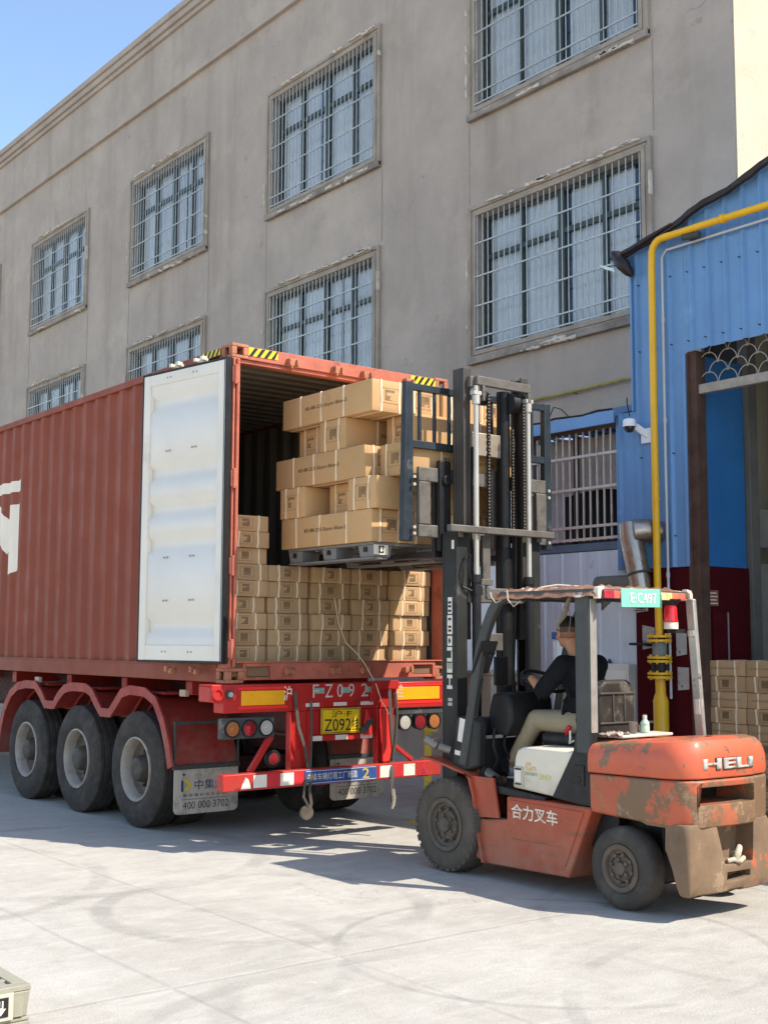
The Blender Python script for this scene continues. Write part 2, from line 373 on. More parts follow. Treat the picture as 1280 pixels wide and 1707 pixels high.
# thin upright joints that run down from the window corners
jb = wl; jb.cur = 1
for a in W0:
    for y in (a-.02, a+WW+.02):
        jb.box(GX-.006, GX+.01, y-.008, y+.008, 8.2, 9.42); jb.box(GX-.006, GX+.01, y-.008, y+.008, 3, 5.72)
wl.build('wall', [M_stucco, M_trim], gb, fix=False)
def window(a, z0, z1, k):
    """moulded surround with frame, panes, curtain and security bars"""
    y0, y1 = a, a+WW; iy0, iy1, iz0, iz1 = a+.17, a+WW-.15, z0+.17, z1-.15
    s = MB()
    def ring(o, i, x):   # one step of the moulding, mitred
        (a0, a1, c0, c1), (b0, b1, d0, d1) = o, i
        rd = random.Random(k)
        O = [(a0, c0), (a1, c0), (a1, c1), (a0, c1)]; I = [(b0, d0), (b1, d0), (b1, d1), (b0, d1)]
        for q in range(4):
            w = (q+1) % 4
            pl = [O[q], O[w], I[w], I[q]]
            s.hexa([(x, *p) for p in pl], [(GX+.02, *p) for p in pl])
    ring((y0, y1, z0, z1), (y0+.055, y1-.055, z0+.055, z1-.055), GX-.055)
    ring((y0+.056, y1-.056, z0+.056, z1-.056), (y0+.105, y1-.105, z0+.105, z1-.105), GX-.032)
    ring((y0+.106, y1-.106, z0+.106, z1-.106), (iy0+.001, iy1-.001, iz0+.001, iz1-.001), GX-.045)
    # broken render on the moulding
    ch = s; ch.cur = 1; rd = random.Random(k+50)
    for q in range(20):
        side = rd.random(); ln = rd.uniform(.08, .5)
        if side < .55: yy = rd.uniform(y0+.1, y1-.6); zz = z1-rd.uniform(-.012, .03); n_ = 7; pl = [(yy+ln*i/n_, zz-.010-rd.uniform(0, .016)) for i in range(n_+1)]+[(yy+ln*i/n_, zz+rd.uniform(-.004, .022)) for i in range(n_, -1, -1)]
        elif side < .8: yy = rd.uniform(y0+.1, y1-.6); zz = z0+rd.uniform(-.02, .03); n_ = 7; pl = [(yy+ln*i/n_, zz-.012-rd.uniform(0, .02)) for i in range(n_+1)]+[(yy+ln*i/n_, zz+rd.uniform(-.002, .03)) for i in range(n_, -1, -1)]
        else: yy = (y1 if rd.random() < .6 else y0); zz = rd.uniform(z0+.2, z1-.5); pl = [(yy-.012, zz), (yy+.012, zz+.02), (yy+.014, zz+ln*.6), (yy-.008, zz+ln*.7)]
        ch.prism(pl, 'x', GX-.094, GX-.03)
    w_ = s.build('window', [M_trim, M_chip], gb, bevel=.006)
    sm = MB(); sm.box(GX-.085, GX-.005, y0+.0, y1-.0, z0-.03, z0+.075); sm.build('sill', M_sill, w_, bevel=.01)
    f = MB(); X = GX+.14
    f.box(X, X+.06, iy0, iy1, iz0, iz0+.06); f.box(X, X+.06, iy0, iy1, iz1-.05, iz1)
    n = 4; L_ = (iy1-iy0)
    for q in range(n+1):
        y = iy0+L_*q/n; ww = .058 if q == 2 else .028
        y = min(max(y, iy0+ww), iy1-ww); f.box(X-.008, X+.068, y-ww, y+ww, iz0+.061, iz1-.051)
    zt = iz0+.70*(iz1-iz0); f.box(X-.004, X+.064, iy0+.07, iy1-.07, zt-.035, zt+.035)
    f.build('window_frame', M_alu, w_)
    p = MB(); p.add([(X+.03, iy0, iz0), (X+.03, iy1, iz0), (X+.03, iy1, iz1), (X+.03, iy0, iz1)], [(0, 3, 2, 1)]); p.build('pane', M_glass, w_)
    c = MB(); rd = random.Random(k*7+1); vs = []; N_ = 200
    ph = [rd.uniform(0, 6) for _ in range(4)]
    gap = rd.uniform(.35, .6)
    for q in range(N_+1):
        t = q/N_; y = iy0+.05+(L_-.1)*t
        x = GX+.235+.010*math.sin(t*110+ph[0]+1.5*math.sin(t*9+ph[1]))+.006*math.sin(t*41+ph[2])
        vs += [(x, y, iz0+.04), (x, y, iz1-.02)]
    fs = [(2*q, 2*q+2, 2*q+3, 2*q+1) for q in range(N_) if not (abs(q/N_-gap) < .012 or abs(q/N_-.06) < .03)]
    c.add(vs, fs); c.build('curtain', M_curt, w_, smooth=60)
    b = MB(); nb = 27
    for q in range(nb+1):
        y = iy0+.03+(L_-.06)*q/nb; b.cyl((GX-.03, y, iz0+.015), (GX-.03, y, iz1-.01), .0075, n=6)
    for h in (.03, .19, .66, 1.10, 1.60):
        z = iz0+h*(iz1-iz0)/2.03; b.beam((GX-.045, iy0+.004, z), (GX-.045, iy1-.004, z), .018, .020)
    b.build('security_bars', M_bar, w_)
M_chip = mat('chipped_render', (.50, .47, .43), .9, var=.25, vs=12, bump=.5, bs=50)
k = 0
for (z0, z1) in rows:
    for a in W0:
        window(a, z0, z1, k); k += 1

# thin green-yellow pipe clipped along the grey wall
M_oldpipe = mat('old_yellow_pipe', (.30, .26, .07), .6, var=.3, vs=6, streak=(.12, .10, .05), ss=(5, 5, 5))
t = MB(); t.tube([(GX-.08, y, 5.04+.01*math.sin(y*2)) for y in [8.7+.4*i for i in range(21)]], .022, 8)
for i in range(7): t.box(GX-.10, GX+.0, 9+i*1.1, 9.03+i*1.1, 5.01, 5.03)
tag(t.build('wall_pipe', M_oldpipe), 'thin dull yellow pipe running level along the grey wall', 'pipe')

# ================================================================ blue workshop
WX = 9.5
M_blue = mat('blue_sheet', (.115, .262, .52), .45, var=.10, vs=1.3, streak=(.08, .20, .46), ss=(5, 5, .5), st=.56, worn=(.18, .36, .62), ws=2, wt=.6, wsoft=.15, metal=.0, spec=.5)
M_maroon = mat('maroon_paint', (.060, .005, .008), .85, var=.2, vs=2, streak=(.035, .006, .008), ss=(6, 6, .7), st=.55, spec=.1)
M_rust = mat('rusty_post', (.075, .045, .035), .8, var=.3, vs=5, bump=.4)
M_flash = mat('dark_flashing', (.035, .027, .025), .75, var=.3, vs=5, bump=.4, bs=30, worn=(.16, .11, .08), ws=5, wt=.62)
ws_ = thing('workshop_building', 'blue corrugated metal workshop with sloping roof, maroon base and open doorway', 'building', (WX, 3, 0))
RIDGE = 5.77
def eave(y): return 5.62+(8.02-y)*.275 if y > RIDGE else 5.62+(8.02-RIDGE)*.275-(RIDGE-y)*.275
def corr(y0, y1, z0, ztop, x, pitch=.2, d=.034, rib=.035, mb=None, flip=-1):
    """standing-rib sheet facing -X between y0 and y1"""
    ys = []; y = y0
    while y < y1-1e-6:
        ys += [(y, 0), (min(y1, y+pitch-rib-.02), 0), (min(y1, y+pitch-rib), d), (min(y1, y+pitch-.02), d)]; y += pitch
    ys.append((y1, 0)); q = []
    for yy, dd in ys:
        if not q or yy > q[-1][0]+1e-5: q.append((yy, dd))
    vs = []; fs = []
    for yy, dd in q:
        zt = ztop(yy) if callable(ztop) else ztop
        vs += [(x+flip*dd, yy, z0), (x+flip*dd, yy, zt)]
    for i in range(len(q)-1): fs.append((2*i, 2*i+2, 2*i+3, 2*i+1))
    mb.add(vs, fs)
c = MB()
corr(7.47, 8.12, 2.45, eave, WX, mb=c); corr(-6, 7.468, 4.52, eave, WX, mb=c); corr(8.121, 8.33, 2.45, 4.03, WX, mb=c)
c.build('blue_cladding', M_blue, ws_, fix=False)
c = MB(); 
for yy, z0, z1 in ((8.115, 4.03, 5.55), (8.325, 2.45, 4.03)): c.box(WX-.026, WX+.03, yy-.012, yy+.012, z0, z1)
c.box(WX-.03, WX+.1, 7.455, 7.485, 2.45, 4.5)
c.build('corner_trim', M_blue, ws_, bevel=.004)
c = MB()
for z in (2.75, 3.55, 4.62, 5.30):
    for i in range(42):
        y = 8.05-.2*i
        if y < 7.47 and z < 4.5: continue
        if z > eave(y)-.1: continue
        c.cyl((WX-.028, y-.032, z), (WX-.0, y-.032, z), .0055, n=8)
c.build('screw_heads', M_flash, ws_)
c = MB(); c.box(WX+.005, WX+.1, 7.47, 8.14, 0, 2.449); c.box(WX+.005, WX+.1, -6, 2.98, 0, 2.9); c.build('maroon_wall', M_maroon, ws_, bevel=.004)
c = MB(); c.box(WX+.02, WX+.16, 7.36, 7.465, 0, 4.52); c.box(WX-.01, WX+.05, 7.44, 7.47, .0, 4.5); c.build('door_post', M_rust, ws_, bevel=.004)
c = MB(); c.box(WX+.02, WX+.16, 3.0, 3.12, 0, 4.52); c.build('door_post', M_rust, ws_, bevel=.004)
# transom with fish-scale grille
M_grille = mat('pale_grille_paint', (.28, .27, .245), .6, var=.2, vs=8)
c = MB(); c.box(WX+.05, WX+.11, 3.12, 7.36, 4.10, 4.19); c.build('door_transom', M_grille, ws_, bevel=.004)
c = MB()
for r in range(4):
    z = 4.19+.095*r; off = .11 if r % 2 else 0
    for i in range(20):
        yc = 7.26-.22*i-off
        pts = [(WX+.08+.004*(r % 2), yc+.105*math.cos(R(q)), z+.11*math.sin(R(q))) for q in range(0, 181, 15)]
        pts = [p for p in pts if p[2] < 4.56 and 3.13 < p[1] < 7.35]
        if len(pts) > 2: c.tube(pts, .0055, 5)
c.build('scroll_grille', M_grille, ws_)
# interior: side wall of blue over maroon, dark shed
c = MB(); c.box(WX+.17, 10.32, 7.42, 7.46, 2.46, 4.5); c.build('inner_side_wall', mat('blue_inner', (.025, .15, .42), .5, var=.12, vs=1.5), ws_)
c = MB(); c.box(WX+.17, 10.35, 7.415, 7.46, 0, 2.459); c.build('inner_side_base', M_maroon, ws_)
c = MB(); c.box(10.36, 10.5, 7.38, 7.5, 0, 5.2); c.box(11.6, 11.8, 7.2, 7.4, 0, 5.2)
c.build('column', mat('grey_column', (.12, .12, .115), .7, var=.2), ws_, bevel=.006)
c = MB(); c.box(18, 18.1, -6, 8.0, 0, 5); c.box(WX+.12, 18, -6.1, -6, 0, 2.9); c.box(10.52, 11.69, 8.02, 8.06, 0, 5.2); c.box(12.1, 18, 7.9, 7.95, 0, 5.4)
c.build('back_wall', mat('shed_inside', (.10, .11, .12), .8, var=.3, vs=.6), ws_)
c = MB(); c.box(10.9, 11.6, 7.72, 8.1, 0, 2.55); c.box(10.6, 11.5, 7.6, 7.66, 2.7, 3.1); c.build('shelving', mat('grey_shelving', (.26, .26, .25), .6, var=.2), ws_, bevel=.01)
# roof: two slopes, overhang with dark flashing
c = MB()
for ya, yb, xb in ((8.28, 7.98, 11.1), (7.979, RIDGE, 18.2), (RIDGE-.001, -7, 18.2)):
    za, zb = eave(ya), eave(yb)
    c.hexa([(WX-.10, ya, za), (xb, ya, za), (xb, yb, zb), (WX-.10, yb, zb)], [(WX-.10, ya, za+.03), (xb, ya, za+.03), (xb, yb, zb+.03), (WX-.10, yb, zb+.03)])
c.build('roof', M_blue, ws_)
c = MB(); rd = random.Random(3)
pts = [8.22-.09*i for i in range(86)]
prof = []
for i, y in enumerate(pts): prof.append((y, eave(y)+.045+.012*math.sin(i*.7)+rd.uniform(-.008, .008)))
lo = [(y, z-.055-.02*rd.random()) for y, z in prof]
for i in range(len(pts)-1):
    a, b_, c_, d_ = prof[i], prof[i+1], lo[i+1], lo[i]
    c.hexa([(WX-.13, *d_), (WX-.13, *c_), (WX-.11+.006*math.sin(i), *b_), (WX-.11+.006*math.sin(i-1), *a)], [(WX-.08, *d_), (WX-.08, *c_), (WX-.08, *b_), (WX-.08, *a)])
c.build('roof_edge_flashing', M_flash, ws_)
M_tarp = mat('black_tarp', (.02, .016, .018), .35, var=.3, vs=8, bump=.5, bs=20)
c = MB(); c.tube([(WX-.10, 8.28, 5.69), (WX-.13, 8.20, 5.63), (WX-.13, 8.12, 5.52), (WX-.10, 8.06, 5.43), (WX-.08, 8.04, 5.39)], [.02, .06, .07, .05, .02], 10)
c.tube([(WX-.12, 8.28, 5.62), (WX-.13, 8.0, 5.65), (WX-.13, 7.8, 5.70), (WX-.12, 7.5, 5.78)], [.02, .03, .03, .015], 8)
c.build('torn_tarp', M_tarp, ws_, smooth=60)
c = MB(); c.prism([(8.22, 5.50), (8.42, 5.585), (8.34, 5.52), (8.20, 5.455)], 'x', WX-.155, WX-.145); c.build('loose_strip', mat('pale_strip', (.5, .68, .7), .5), ws_)

# annex with the barred window
AX = 9.55
an = thing('annex_building', 'low annex with blue scalloped eave, big barred window and pale sheet wall', 'building', (AX, 9, 0))
M_pale = mat('pale_sheet', (.52, .62, .74), .5, var=.10, vs=1.5, streak=(.40, .44, .50), ss=(6, 6, .7), st=.55, worn=(.38, .40, .42), ws=2.5, wt=.6, wsoft=.1)
c = MB(); corr(8.142, 9.64, 0, 2.66, AX-.02, pitch=.26, d=.015, rib=.03, mb=c); c.box(AX+.0, 11.9, 9.62, 9.66, 0, 2.6); c.build('pale_wall', M_pale, an, fix=False)
c = MB(); c.box(AX-.03, AX+.05, 8.34, 9.66, 2.665, 2.75); c.build('window_ledge', mat('ledge_blue', (.10, .15, .22), .6, var=.2), an, bevel=.01)
c = MB(); c.box(AX+.02, AX+.09, 9.60, 9.70, 0, 4.0); c.box(AX+.02, AX+.06, 8.34, 9.70, 3.93, 4.02); c.build('wall', mat('annex_frame', (.13, .12, .11), .7, var=.2), an)
c = MB()
y = 8.30
while y < 9.9:
    c.hexa([(AX-.16, y, 3.99), (12, y, 4.5), (12, y+.14, 4.5), (AX-.16, y+.14, 3.99)], [(AX-.16, y, 4.01), (12, y, 4.52), (12, y+.14, 4.52), (AX-.16, y+.14, 4.01)])
    c.prism([(y+.14, 4.0), (y+.165, 4.05), (y+.195, 4.05), (y+.22, 4.0)], 'x', AX-.16, 12)
    y += .2
c.build('roof', M_blue, an)
c = MB(); c.box(AX-.175, AX-.15, 8.28, 9.92, 3.93, 4.06); c.build('eave_fascia', M_blue, an, bevel=.004)
c = MB(); c.tube([(AX-.17, 8.30+.2*i, 4.07+.012*math.sin(i*2.1)) for i in range(9)], .012, 6); c.tube([(AX-.12, 8.9, 4.05), (AX-.2, 8.97, 4.16), (AX-.2, 9.08, 4.2), (AX-.15, 9.2, 4.1), (AX-.2, 9.25, 3.9)], .006, 6)
c.build('loose_cable', M_tarp, an)
M_bar2 = mat('grey_white_bars', (.50, .48, .45), .5, var=.15, vs=8, metal=.2, streak=(.30, .27, .24), ss=(6, 6, 4), st=.55)
c = MB(); n = 13
for i in range(n+1):
    y = 8.36+1.24*i/n; c.beam((AX-.02, y, 2.77), (AX-.02, y, 3.92), .016, .016, (0, 1, 0))
for z in (2.79, 2.92, 3.32, 3.66): c.beam((AX-.038, 8.345, z), (AX-.038, 9.62, z), .02, .028)
wb = c.build('barred_window', M_bar2, an)
c = MB(); c.box(AX+.10, AX+.14, 9.04, 9.09, 2.76, 3.92); c.box(AX+.10, AX+.14, 8.34, 9.6, 2.76, 2.80); c.box(AX+.1, AX+.14, 8.34, 8.38, 2.8, 3.92); c.build('window_frame', mat('brown_frame', (.07, .045, .04), .6), wb)
c = MB(); vs = []; N_ = 90
for q in range(N_+1):
    t = q/N_; vs += [(AX+.2+.015*math.sin(t*60+2*math.sin(t*7)), 8.36+1.26*t, 3.28+.05*math.sin(t*4)), (AX+.2+.015*math.sin(t*60+2*math.sin(t*7)), 8.36+1.26*t, 3.9)]
c.add(vs, [(2*q, 2*q+2, 2*q+3, 2*q+1) for q in range(N_)]); c.build('curtain', mat('grey_curtain', (.36, .35, .34), .9, var=.12, vs=2), wb, smooth=60)
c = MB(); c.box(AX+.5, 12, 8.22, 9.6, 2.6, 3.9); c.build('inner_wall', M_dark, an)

push(ws_); push(an)
# sunlit white end wall past the annex, and the machine cabinet in front of it
M_white = mat('white_board', (.84, .86, .86), .6, var=.04, vs=2, streak=(.55, .56, .56), ss=(5, 5, .8), st=.66)
c = MB(); c.box(8.45, 9.66, 9.75, 9.80, 0, 3.65); 
wbd = tag(c.build('white_partition', M_white, local=(9, 9.77, 0), bevel=.004), 'sunlit white board wall seen between the mast rails', 'wall')
# ================================================================ container
M_cont = mat('container_red', (.205, .056, .034), .66, var=.10, vs=1.2, bump=.08, bs=15, streak=(.165, .048, .031), ss=(8, 8, .8), st=.6, worn=(.235, .075, .050), ws=2, wt=.62, wsoft=.1, worn2=(.13, .03, .016), w2s=9, w2t=.68, spec=.3)
M_contw = mat('container_red_worn', (.36, .115, .08), .55, var=.2, vs=5, bump=.2, bs=30, worn=(.25, .085, .06), ws=6, wt=.56, worn2=(.42, .24, .17), w2s=12, w2t=.66)
M_cast = mat('casting_paint', (.33, .14, .085), .6, var=.25, vs=8, bump=.5, bs=40, worn=(.14, .06, .04), ws=9, wt=.58, worn2=(.5, .36, .26), w2s=14, w2t=.64)
M_cin = mat('container_inside', (.17, .17, .155), .6, var=.15, vs=2, metal=.0, streak=(.10, .085, .07), ss=(4, 4, 1), st=.6)
M_gask = mat('black_rubber', (.012, .012, .013), .5, var=.2, vs=10)
M_doorw = mat('door_white', (.60, .62, .62), .5, var=.04, vs=1.5, bump=.1, bs=20, streak=(.56, .55, .47), ss=(.6, .6, 4), st=.60, worn2=(.26, .16, .11), w2s=11, w2t=.745)
M_doorw2 = mat('door_frame_white', (.62, .63, .61), .55, var=.06, vs=2, streak=(.44, .44, .40), ss=(1.5, 1.5, 1.5), st=.58, worn2=(.28, .17, .12), w2s=14, w2t=.71)
M_yel = mat('hazard_yellow', (.75, .58, .03), .5, var=.1, vs=8)
M_blk = mat('hazard_black', (.015, .015, .016), .5, var=0)
M_let = mat('lettering_cream', (.68, .66, .60), .6, var=.06, vs=3, worn=(.60, .50, .42), ws=4, wt=.64)
CX0, CX1, CY0, CY1, CZ0, CZ1 = 5.382, 7.820, 9.02, 21.21, 1.38, 4.276
ct = thing('shipping_container', 'long rust red shipping container with its white lined door swung open', 'container', (6.6, 15, CZ0))
def corr_side(x0, dirx, y0, y1, z0, z1, pitch=.278, depth=.036):
    """trapezoid sheet; dirx = +1 when ribs go towards +X from x0"""
    q = []; y = y0
    while y < y1:
        for dy, d in ((0, 0), (.072, 0), (.140, 1), (.210, 1), (.278, 0)):
            if y+dy <= y1+1e-6 and (not q or y+dy > q[-1][0]+1e-6): q.append((y+dy, x0+dirx*d*depth))
        y += pitch
    return q
q = corr_side(5.398, 1, CY0+.17, CY1-.2, 0, 0)
def sheet(q, z0, z1, name, m, parent, flip=False):
    c = MB(); vs = []; 
    for y, x in q: vs += [(x, y, z0), (x, y, z1)]
    for y, x in q: vs += [(x+.003, y, z0), (x+.003, y, z1)]
    n = len(q); fs = [(2*i, 2*i+2, 2*i+3, 2*i+1) for i in range(n-1)]+[(2*n+2*i, 2*n+2*i+2, 2*n+2*i+3, 2*n+2*i+1) for i in range(n-1)]
    c.add(vs, fs, None)
    return c
c = sheet(q, CZ0+.155, CZ1-.07, '', None, None); c.m = [0]*(len(q)-1)+[1]*(len(q)-1)
c.build('side_wall', [M_cont, M_cin], ct, fix=False)
q2 = [(y, x) for y, x in corr_side(7.80, -1, CY0+.17, CY1-.2, 0, 0)]
c = sheet(q2, CZ0+.155, CZ1-.07, '', None, None); c.m = [1]*(len(q2)-1)+[0]*(len(q2)-1)
c.build('side_wall', [M_cont, M_cin], ct, fix=False)
c = MB(); c.box(CX0, CX0+.05, CY0+.17, CY1-.17, CZ0+.002, CZ0+.155); c.box(CX0-.004, CX0+.03, CY0+.17, CY1-.17, CZ0+.135, CZ0+.158); c.build('bottom_rail', M_cont, ct, bevel=.006)
c = MB(); c.box(CX1-.05, CX1, CY0+.17, CY1-.17, CZ0+.002, CZ0+.155); c.build('bottom_rail', M_cont, ct, bevel=.006)
c = MB(); c.box(CX0, CX0+.06, CY0+.17, CY1-.17, CZ1-.075, CZ1-.008); c.build('top_rail', M_cont, ct, bevel=.006)
c = MB(); c.box(CX1-.06, CX1, CY0+.17, CY1-.17, CZ1-.075, CZ1-.008); c.build('top_rail', M_cont, ct, bevel=.006)
# roof sheet with cross corrugations
c = MB(); vs = []; qq = []; y = CY0+.2
while y < CY1-.2: qq += [(y, 0), (y+.09, 0), (y+.11, -.02), (y+.19, -.02)]; y += .21
for yy, dz in qq: vs += [(CX0+.05, yy, CZ1-.03+dz), (CX1-.05, yy, CZ1-.03+dz)]
n = len(qq); c.add(vs, [(2*i, 2*i+1, 2*i+3, 2*i+2) for i in range(n-1)]); c.build('roof', M_cin, ct, fix=False)
c = MB(); c.box(CX0+.05, CX1-.05, CY0+.03, CY1-.1, CZ0+.05, CZ0+.165); c.build('floor', mat('plywood_floor', (.16, .10, .06), .8, var=.3, vs=3), ct)
c = MB(); c.box(CX0+.05, CX1-.05, CY1-.16, CY1-.1, CZ0+.1, CZ1-.05); c.build('front_wall', [M_cin], ct)
# rear frame
for s_, xa in ((1, CX0), (-1, CX1)):
    c = MB()
    x = lambda t: xa+s_*t
    c.box(x(0), x(.075), CY0, CY0+.16, CZ0+.119, CZ1-.119)
    c.box(x(.0), x(.018), CY0-.03, CY0+.001, CZ0+.13, CZ1-.13); c.cyl((x(.055), CY0-.012, CZ0+.13), (x(.055), CY0-.012, CZ1-.13), .017, n=12)
    p = c.build('corner_post', M_contw, ct, bevel=.006)
    c = MB()
    for z in (CZ0+.28, CZ0+.98, CZ0+1.72, CZ1-.28): c = MB(); c.box(x(-.012), x(.05), CY0-.04, CY0+.002, z-.07, z+.07); c.cyl((x(.015), CY0-.045, z-.085), (x(.015), CY0-.045, z+.085), .016, n=10); c.build('hinge', M_contw, p, bevel=.004)
    for zc in (CZ0, CZ1-.118):
        c = MB(); y0, y1 = CY0-.003, CY0+.175; hw = .162
        xs_ = sorted((x(-.003), x(hw)))
        # block with real apertures: rear face and outer side face built as frames
        zc1 = zc+.118
        c.box(xs_[0], xs_[1], y0, y1, zc1-.024, zc1+.004); c.box(xs_[0], xs_[1], y0, y1, zc-.004, zc+.024)
        c.box(xs_[0], xs_[0]+.05, y0, y0+.028, zc+.024, zc1-.024); c.box(xs_[1]-.05, xs_[1], y0, y0+.028, zc+.024, zc1-.024)
        xo0, xo1 = sorted((x(-.003), x(.025)))
        c.box(xo0, xo1, y0+.028, y0+.055, zc+.024, zc1-.024); c.box(xo0, xo1, y1-.055, y1, zc+.024, zc1-.024)
        xi0, xi1 = sorted((x(hw-.02), x(hw))); c.box(xi0, xi1, y0+.028, y1, zc+.024, zc1-.024); c.box(xs_[0]+.03, xs_[1]-.03, y1-.02, y1-.001, zc+.024, zc1-.024)
        c.build('corner_casting', M_cast, ct, bevel=.005)
c = MB(); c.box(CX0+.16, CX1-.16, CY0+.0, CY0+.07, CZ1-.125, CZ1-.008); c.box(CX0+.075, CX1-.075, CY0+.02, CY0+.10, CZ1-.16, CZ1-.125); c.build('door_header', M_contw, ct, bevel=.005)
c = MB()
c.box(CX0+.16, CX0+.19, CY0, CY0+.08, CZ0+.02, CZ0+.165); c.box(CX0+.43, CX1-.43, CY0, CY0+.08, CZ0+.02, CZ0+.165); c.box(CX1-.19, CX1-.16, CY0, CY0+.08, CZ0+.02, CZ0+.165)
for a, b_ in ((CX0+.19, CX0+.43), (CX1-.43, CX1-.19)): c.box(a, b_, CY0, CY0+.08, CZ0+.135, CZ0+.165); c.box(a, b_, CY0+.01, CY0+.08, CZ0+.02, CZ0+.045)
c.box(CX0+.08, CX1-.08, CY0-.012, CY0+.06, CZ0+.166, CZ0+.178)
c.build('door_sill', M_contw, ct, bevel=.004)
for X_ in (5.98, 6.47, 6.80, 7.30):
    c = MB(); z = CZ1-.112; c.box(X_-.045, X_+.045, CY0-.045, CY0, z-.012, z+.05); c.box(X_-.05, X_-.028, CY0-.07, CY0-.04, z-.02, z+.045); c.box(X_+.028, X_+.05, CY0-.07, CY0-.04, z-.02, z+.045); c.cyl((X_-.02, CY0-.055, z-.045), (X_-.02, CY0-.055, z-.008), .012, n=8)
    c.build('lock_keeper', M_cast, ct, bevel=.004)
    c = MB(); z = CZ0+.09; c.box(X_-.045, X_+.045, CY0-.04, CY0, z-.02, z+.022); c.box(X_-.05, X_-.03, CY0-.065, CY0-.035, z-.03, z+.03); c.box(X_+.022, X_+.05, CY0-.06, CY0-.035, z-.025, z+.035)
    c.build('lock_keeper', M_cast, ct, bevel=.004)
def stripes(o, rt, up, L_, h, parent, n):
    o = Vector(o); rt = Vector(rt); up = Vector(up); nn = rt.cross(up)
    c = MB()
    c.hexa([o, o+rt*L_, o+rt*L_+nn*.002, o+nn*.002], [o+up*h, o+rt*L_+up*h, o+rt*L_+up*h+nn*.002, o+up*h+nn*.002])
    c.cur = 1; w = L_/n; sl_ = h*.75
    for i in range(n):
        a = i*w+.002; b_ = a+w*.5
        pts = [(a, 0), (b_, 0), (min(b_+sl_, L_), h), (min(a+sl_, L_), h)]
        if pts[2][0]-pts[3][0] < .004: continue
        P = [o+rt*u+up*v+nn*.0035 for u, v in pts]; Q = [p+nn*.001 for p in P]
        c.hexa(P, Q)
    c.build('hazard_stripe', [M_yel, M_blk], parent)
stripes((CX0+.165, CY0-.002, CZ1-.088), (1, 0, 0), (0, 0, 1), .30, .072, ct, 4)
stripes((CX1-.165-.30, CY0-.002, CZ1-.088), (1, 0, 0), (0, 0, 1), .30, .072, ct, 4)
stripes((CX0-.003, CY0+.50, CZ1-.070), (0, -1, 0), (0, 0, 1), .30, .058, ct, 4)
# lettering painted on the ribs
def on_ribs(polys, name, parent, m):
    c = MB()
    for pl in polys:
        for i in range(len(q)-1):
            (ya, xa), (yb, xb) = q[i], q[i+1]
            cl = pl
            for side in (0, 1):
                out = []
                lim = ya if side == 0 else yb
                for j in range(len(cl)):
                    p, r = cl[j], cl[(j+1) % len(cl)]
                    ip = p[0] >= lim if side == 0 else p[0] <= lim; ir = r[0] >= lim if side == 0 else r[0] <= lim
                    if ip: out.append(p)
                    if ip != ir:
                        t = (lim-p[0])/(r[0]-p[0]); out.append((lim, p[1]+t*(r[1]-p[1])))
                cl = out
                if len(cl) < 3: break
            if len(cl) < 3: continue
            f = lambda y: xa+(xb-xa)*(y-ya)/(yb-ya)-.0025
            c.add([(f(y), y, z) for y, z in cl], [tuple(range(len(cl)))])
    return c.build(name, m, parent)
on_ribs([[(13.69, 3.565), (15.2, 3.565), (15.2, 3.445), (13.69, 3.435)],
         [(13.70, 3.29), (14.05, 3.29), (14.03, 2.47), (13.70, 2.545)],
         [(14.05, 3.17), (14.10, 3.13), (14.62, 3.45), (14.95, 3.45), (14.12, 2.72), (14.03, 2.80)]], 'painted_letters', ct, M_let)
# open left door: hinge at the corner, folded back along the side
hx, hy = CX0-.035, CY0-.005; dd = Vector((5.155-hx, 10.15-hy, 0)).normalized(); nn = Vector((-dd.y, dd.x, 0))   # nn points to -X (towards the yard)
def D(u, n_, z): return Vector((hx, hy, 0))+dd*u+nn*n_+Vector((0, 0, z))
def dbox(c, u0, u1, n0, n1, z0, z1, m=None):
    c.hexa([D(u0, n0, z0), D(u1, n0, z0), D(u1, n1, z0), D(u0, n1, z0)], [D(u0, n0, z1), D(u1, n0, z1), D(u1, n1, z1), D(u0, n1, z1)], m)
z0, z1, LW = 1.56, 4.125, 1.145
c = MB()
dbox(c, .02, .10, -.03, .028, z0, z1); dbox(c, LW-.09, LW, -.03, .028, z0, z1); dbox(c, .10, LW-.09, -.03, .026, z0, z0+.13); dbox(c, .10, LW-.09, -.03, .026, z1-.10, z1)
dr = c.build('door', M_doorw2, ct, bevel=.005)
# inner panel with five shallow cross ribs
zs = []; ribs = [z0+.30, z0+1.02, z0+1.33, z0+1.66, z0+2.30]
z = z0+.13
prof = [(z, 0)]
for rz in sorted(ribs): prof += [(rz-.085, 0), (rz-.045, -.038), (rz+.045, -.038), (rz+.085, 0)]
prof.append((z1-.10, 0))
c = MB(); vs = []
for zz, d in prof: vs += [D(.101, .012+d, zz), D(LW-.091, .012+d, zz)]
c.add(vs, [(2*i, 2*i+1, 2*i+3, 2*i+2) for i in range(len(prof)-1)]); c.build('inner_panel', M_doorw, dr, smooth=50)
c = MB(); dbox(c, .02, LW, -.052, -.031, z0-.01, z1+.01); c.build('outer_panel', M_cont, dr)
for X_ in ():
    pass
c = MB(); dbox(c, -.022, .018, -.02, .034, z0-.02, z1+.02); dbox(c, LW+.001, LW+.022, -.02, .03, z0-.02, z1+.02); dbox(c, .018, LW, -.02, .03, z0-.022, z0-.001); dbox(c, .018, LW, -.02, .03, z1+.001, z1+.02)
c.build('door_gasket', M_gask, dr, bevel=.004)
c = MB(); dbox(c, -.004, .002, .035, .038, z0-.0, z1); c.build('gasket_shine', mat('gasket_shine_grey', (.32, .36, .38), .35, var=.2, vs=9), dr)  # thin pale strip painted as the sheen along the rubber edge
c = MB()
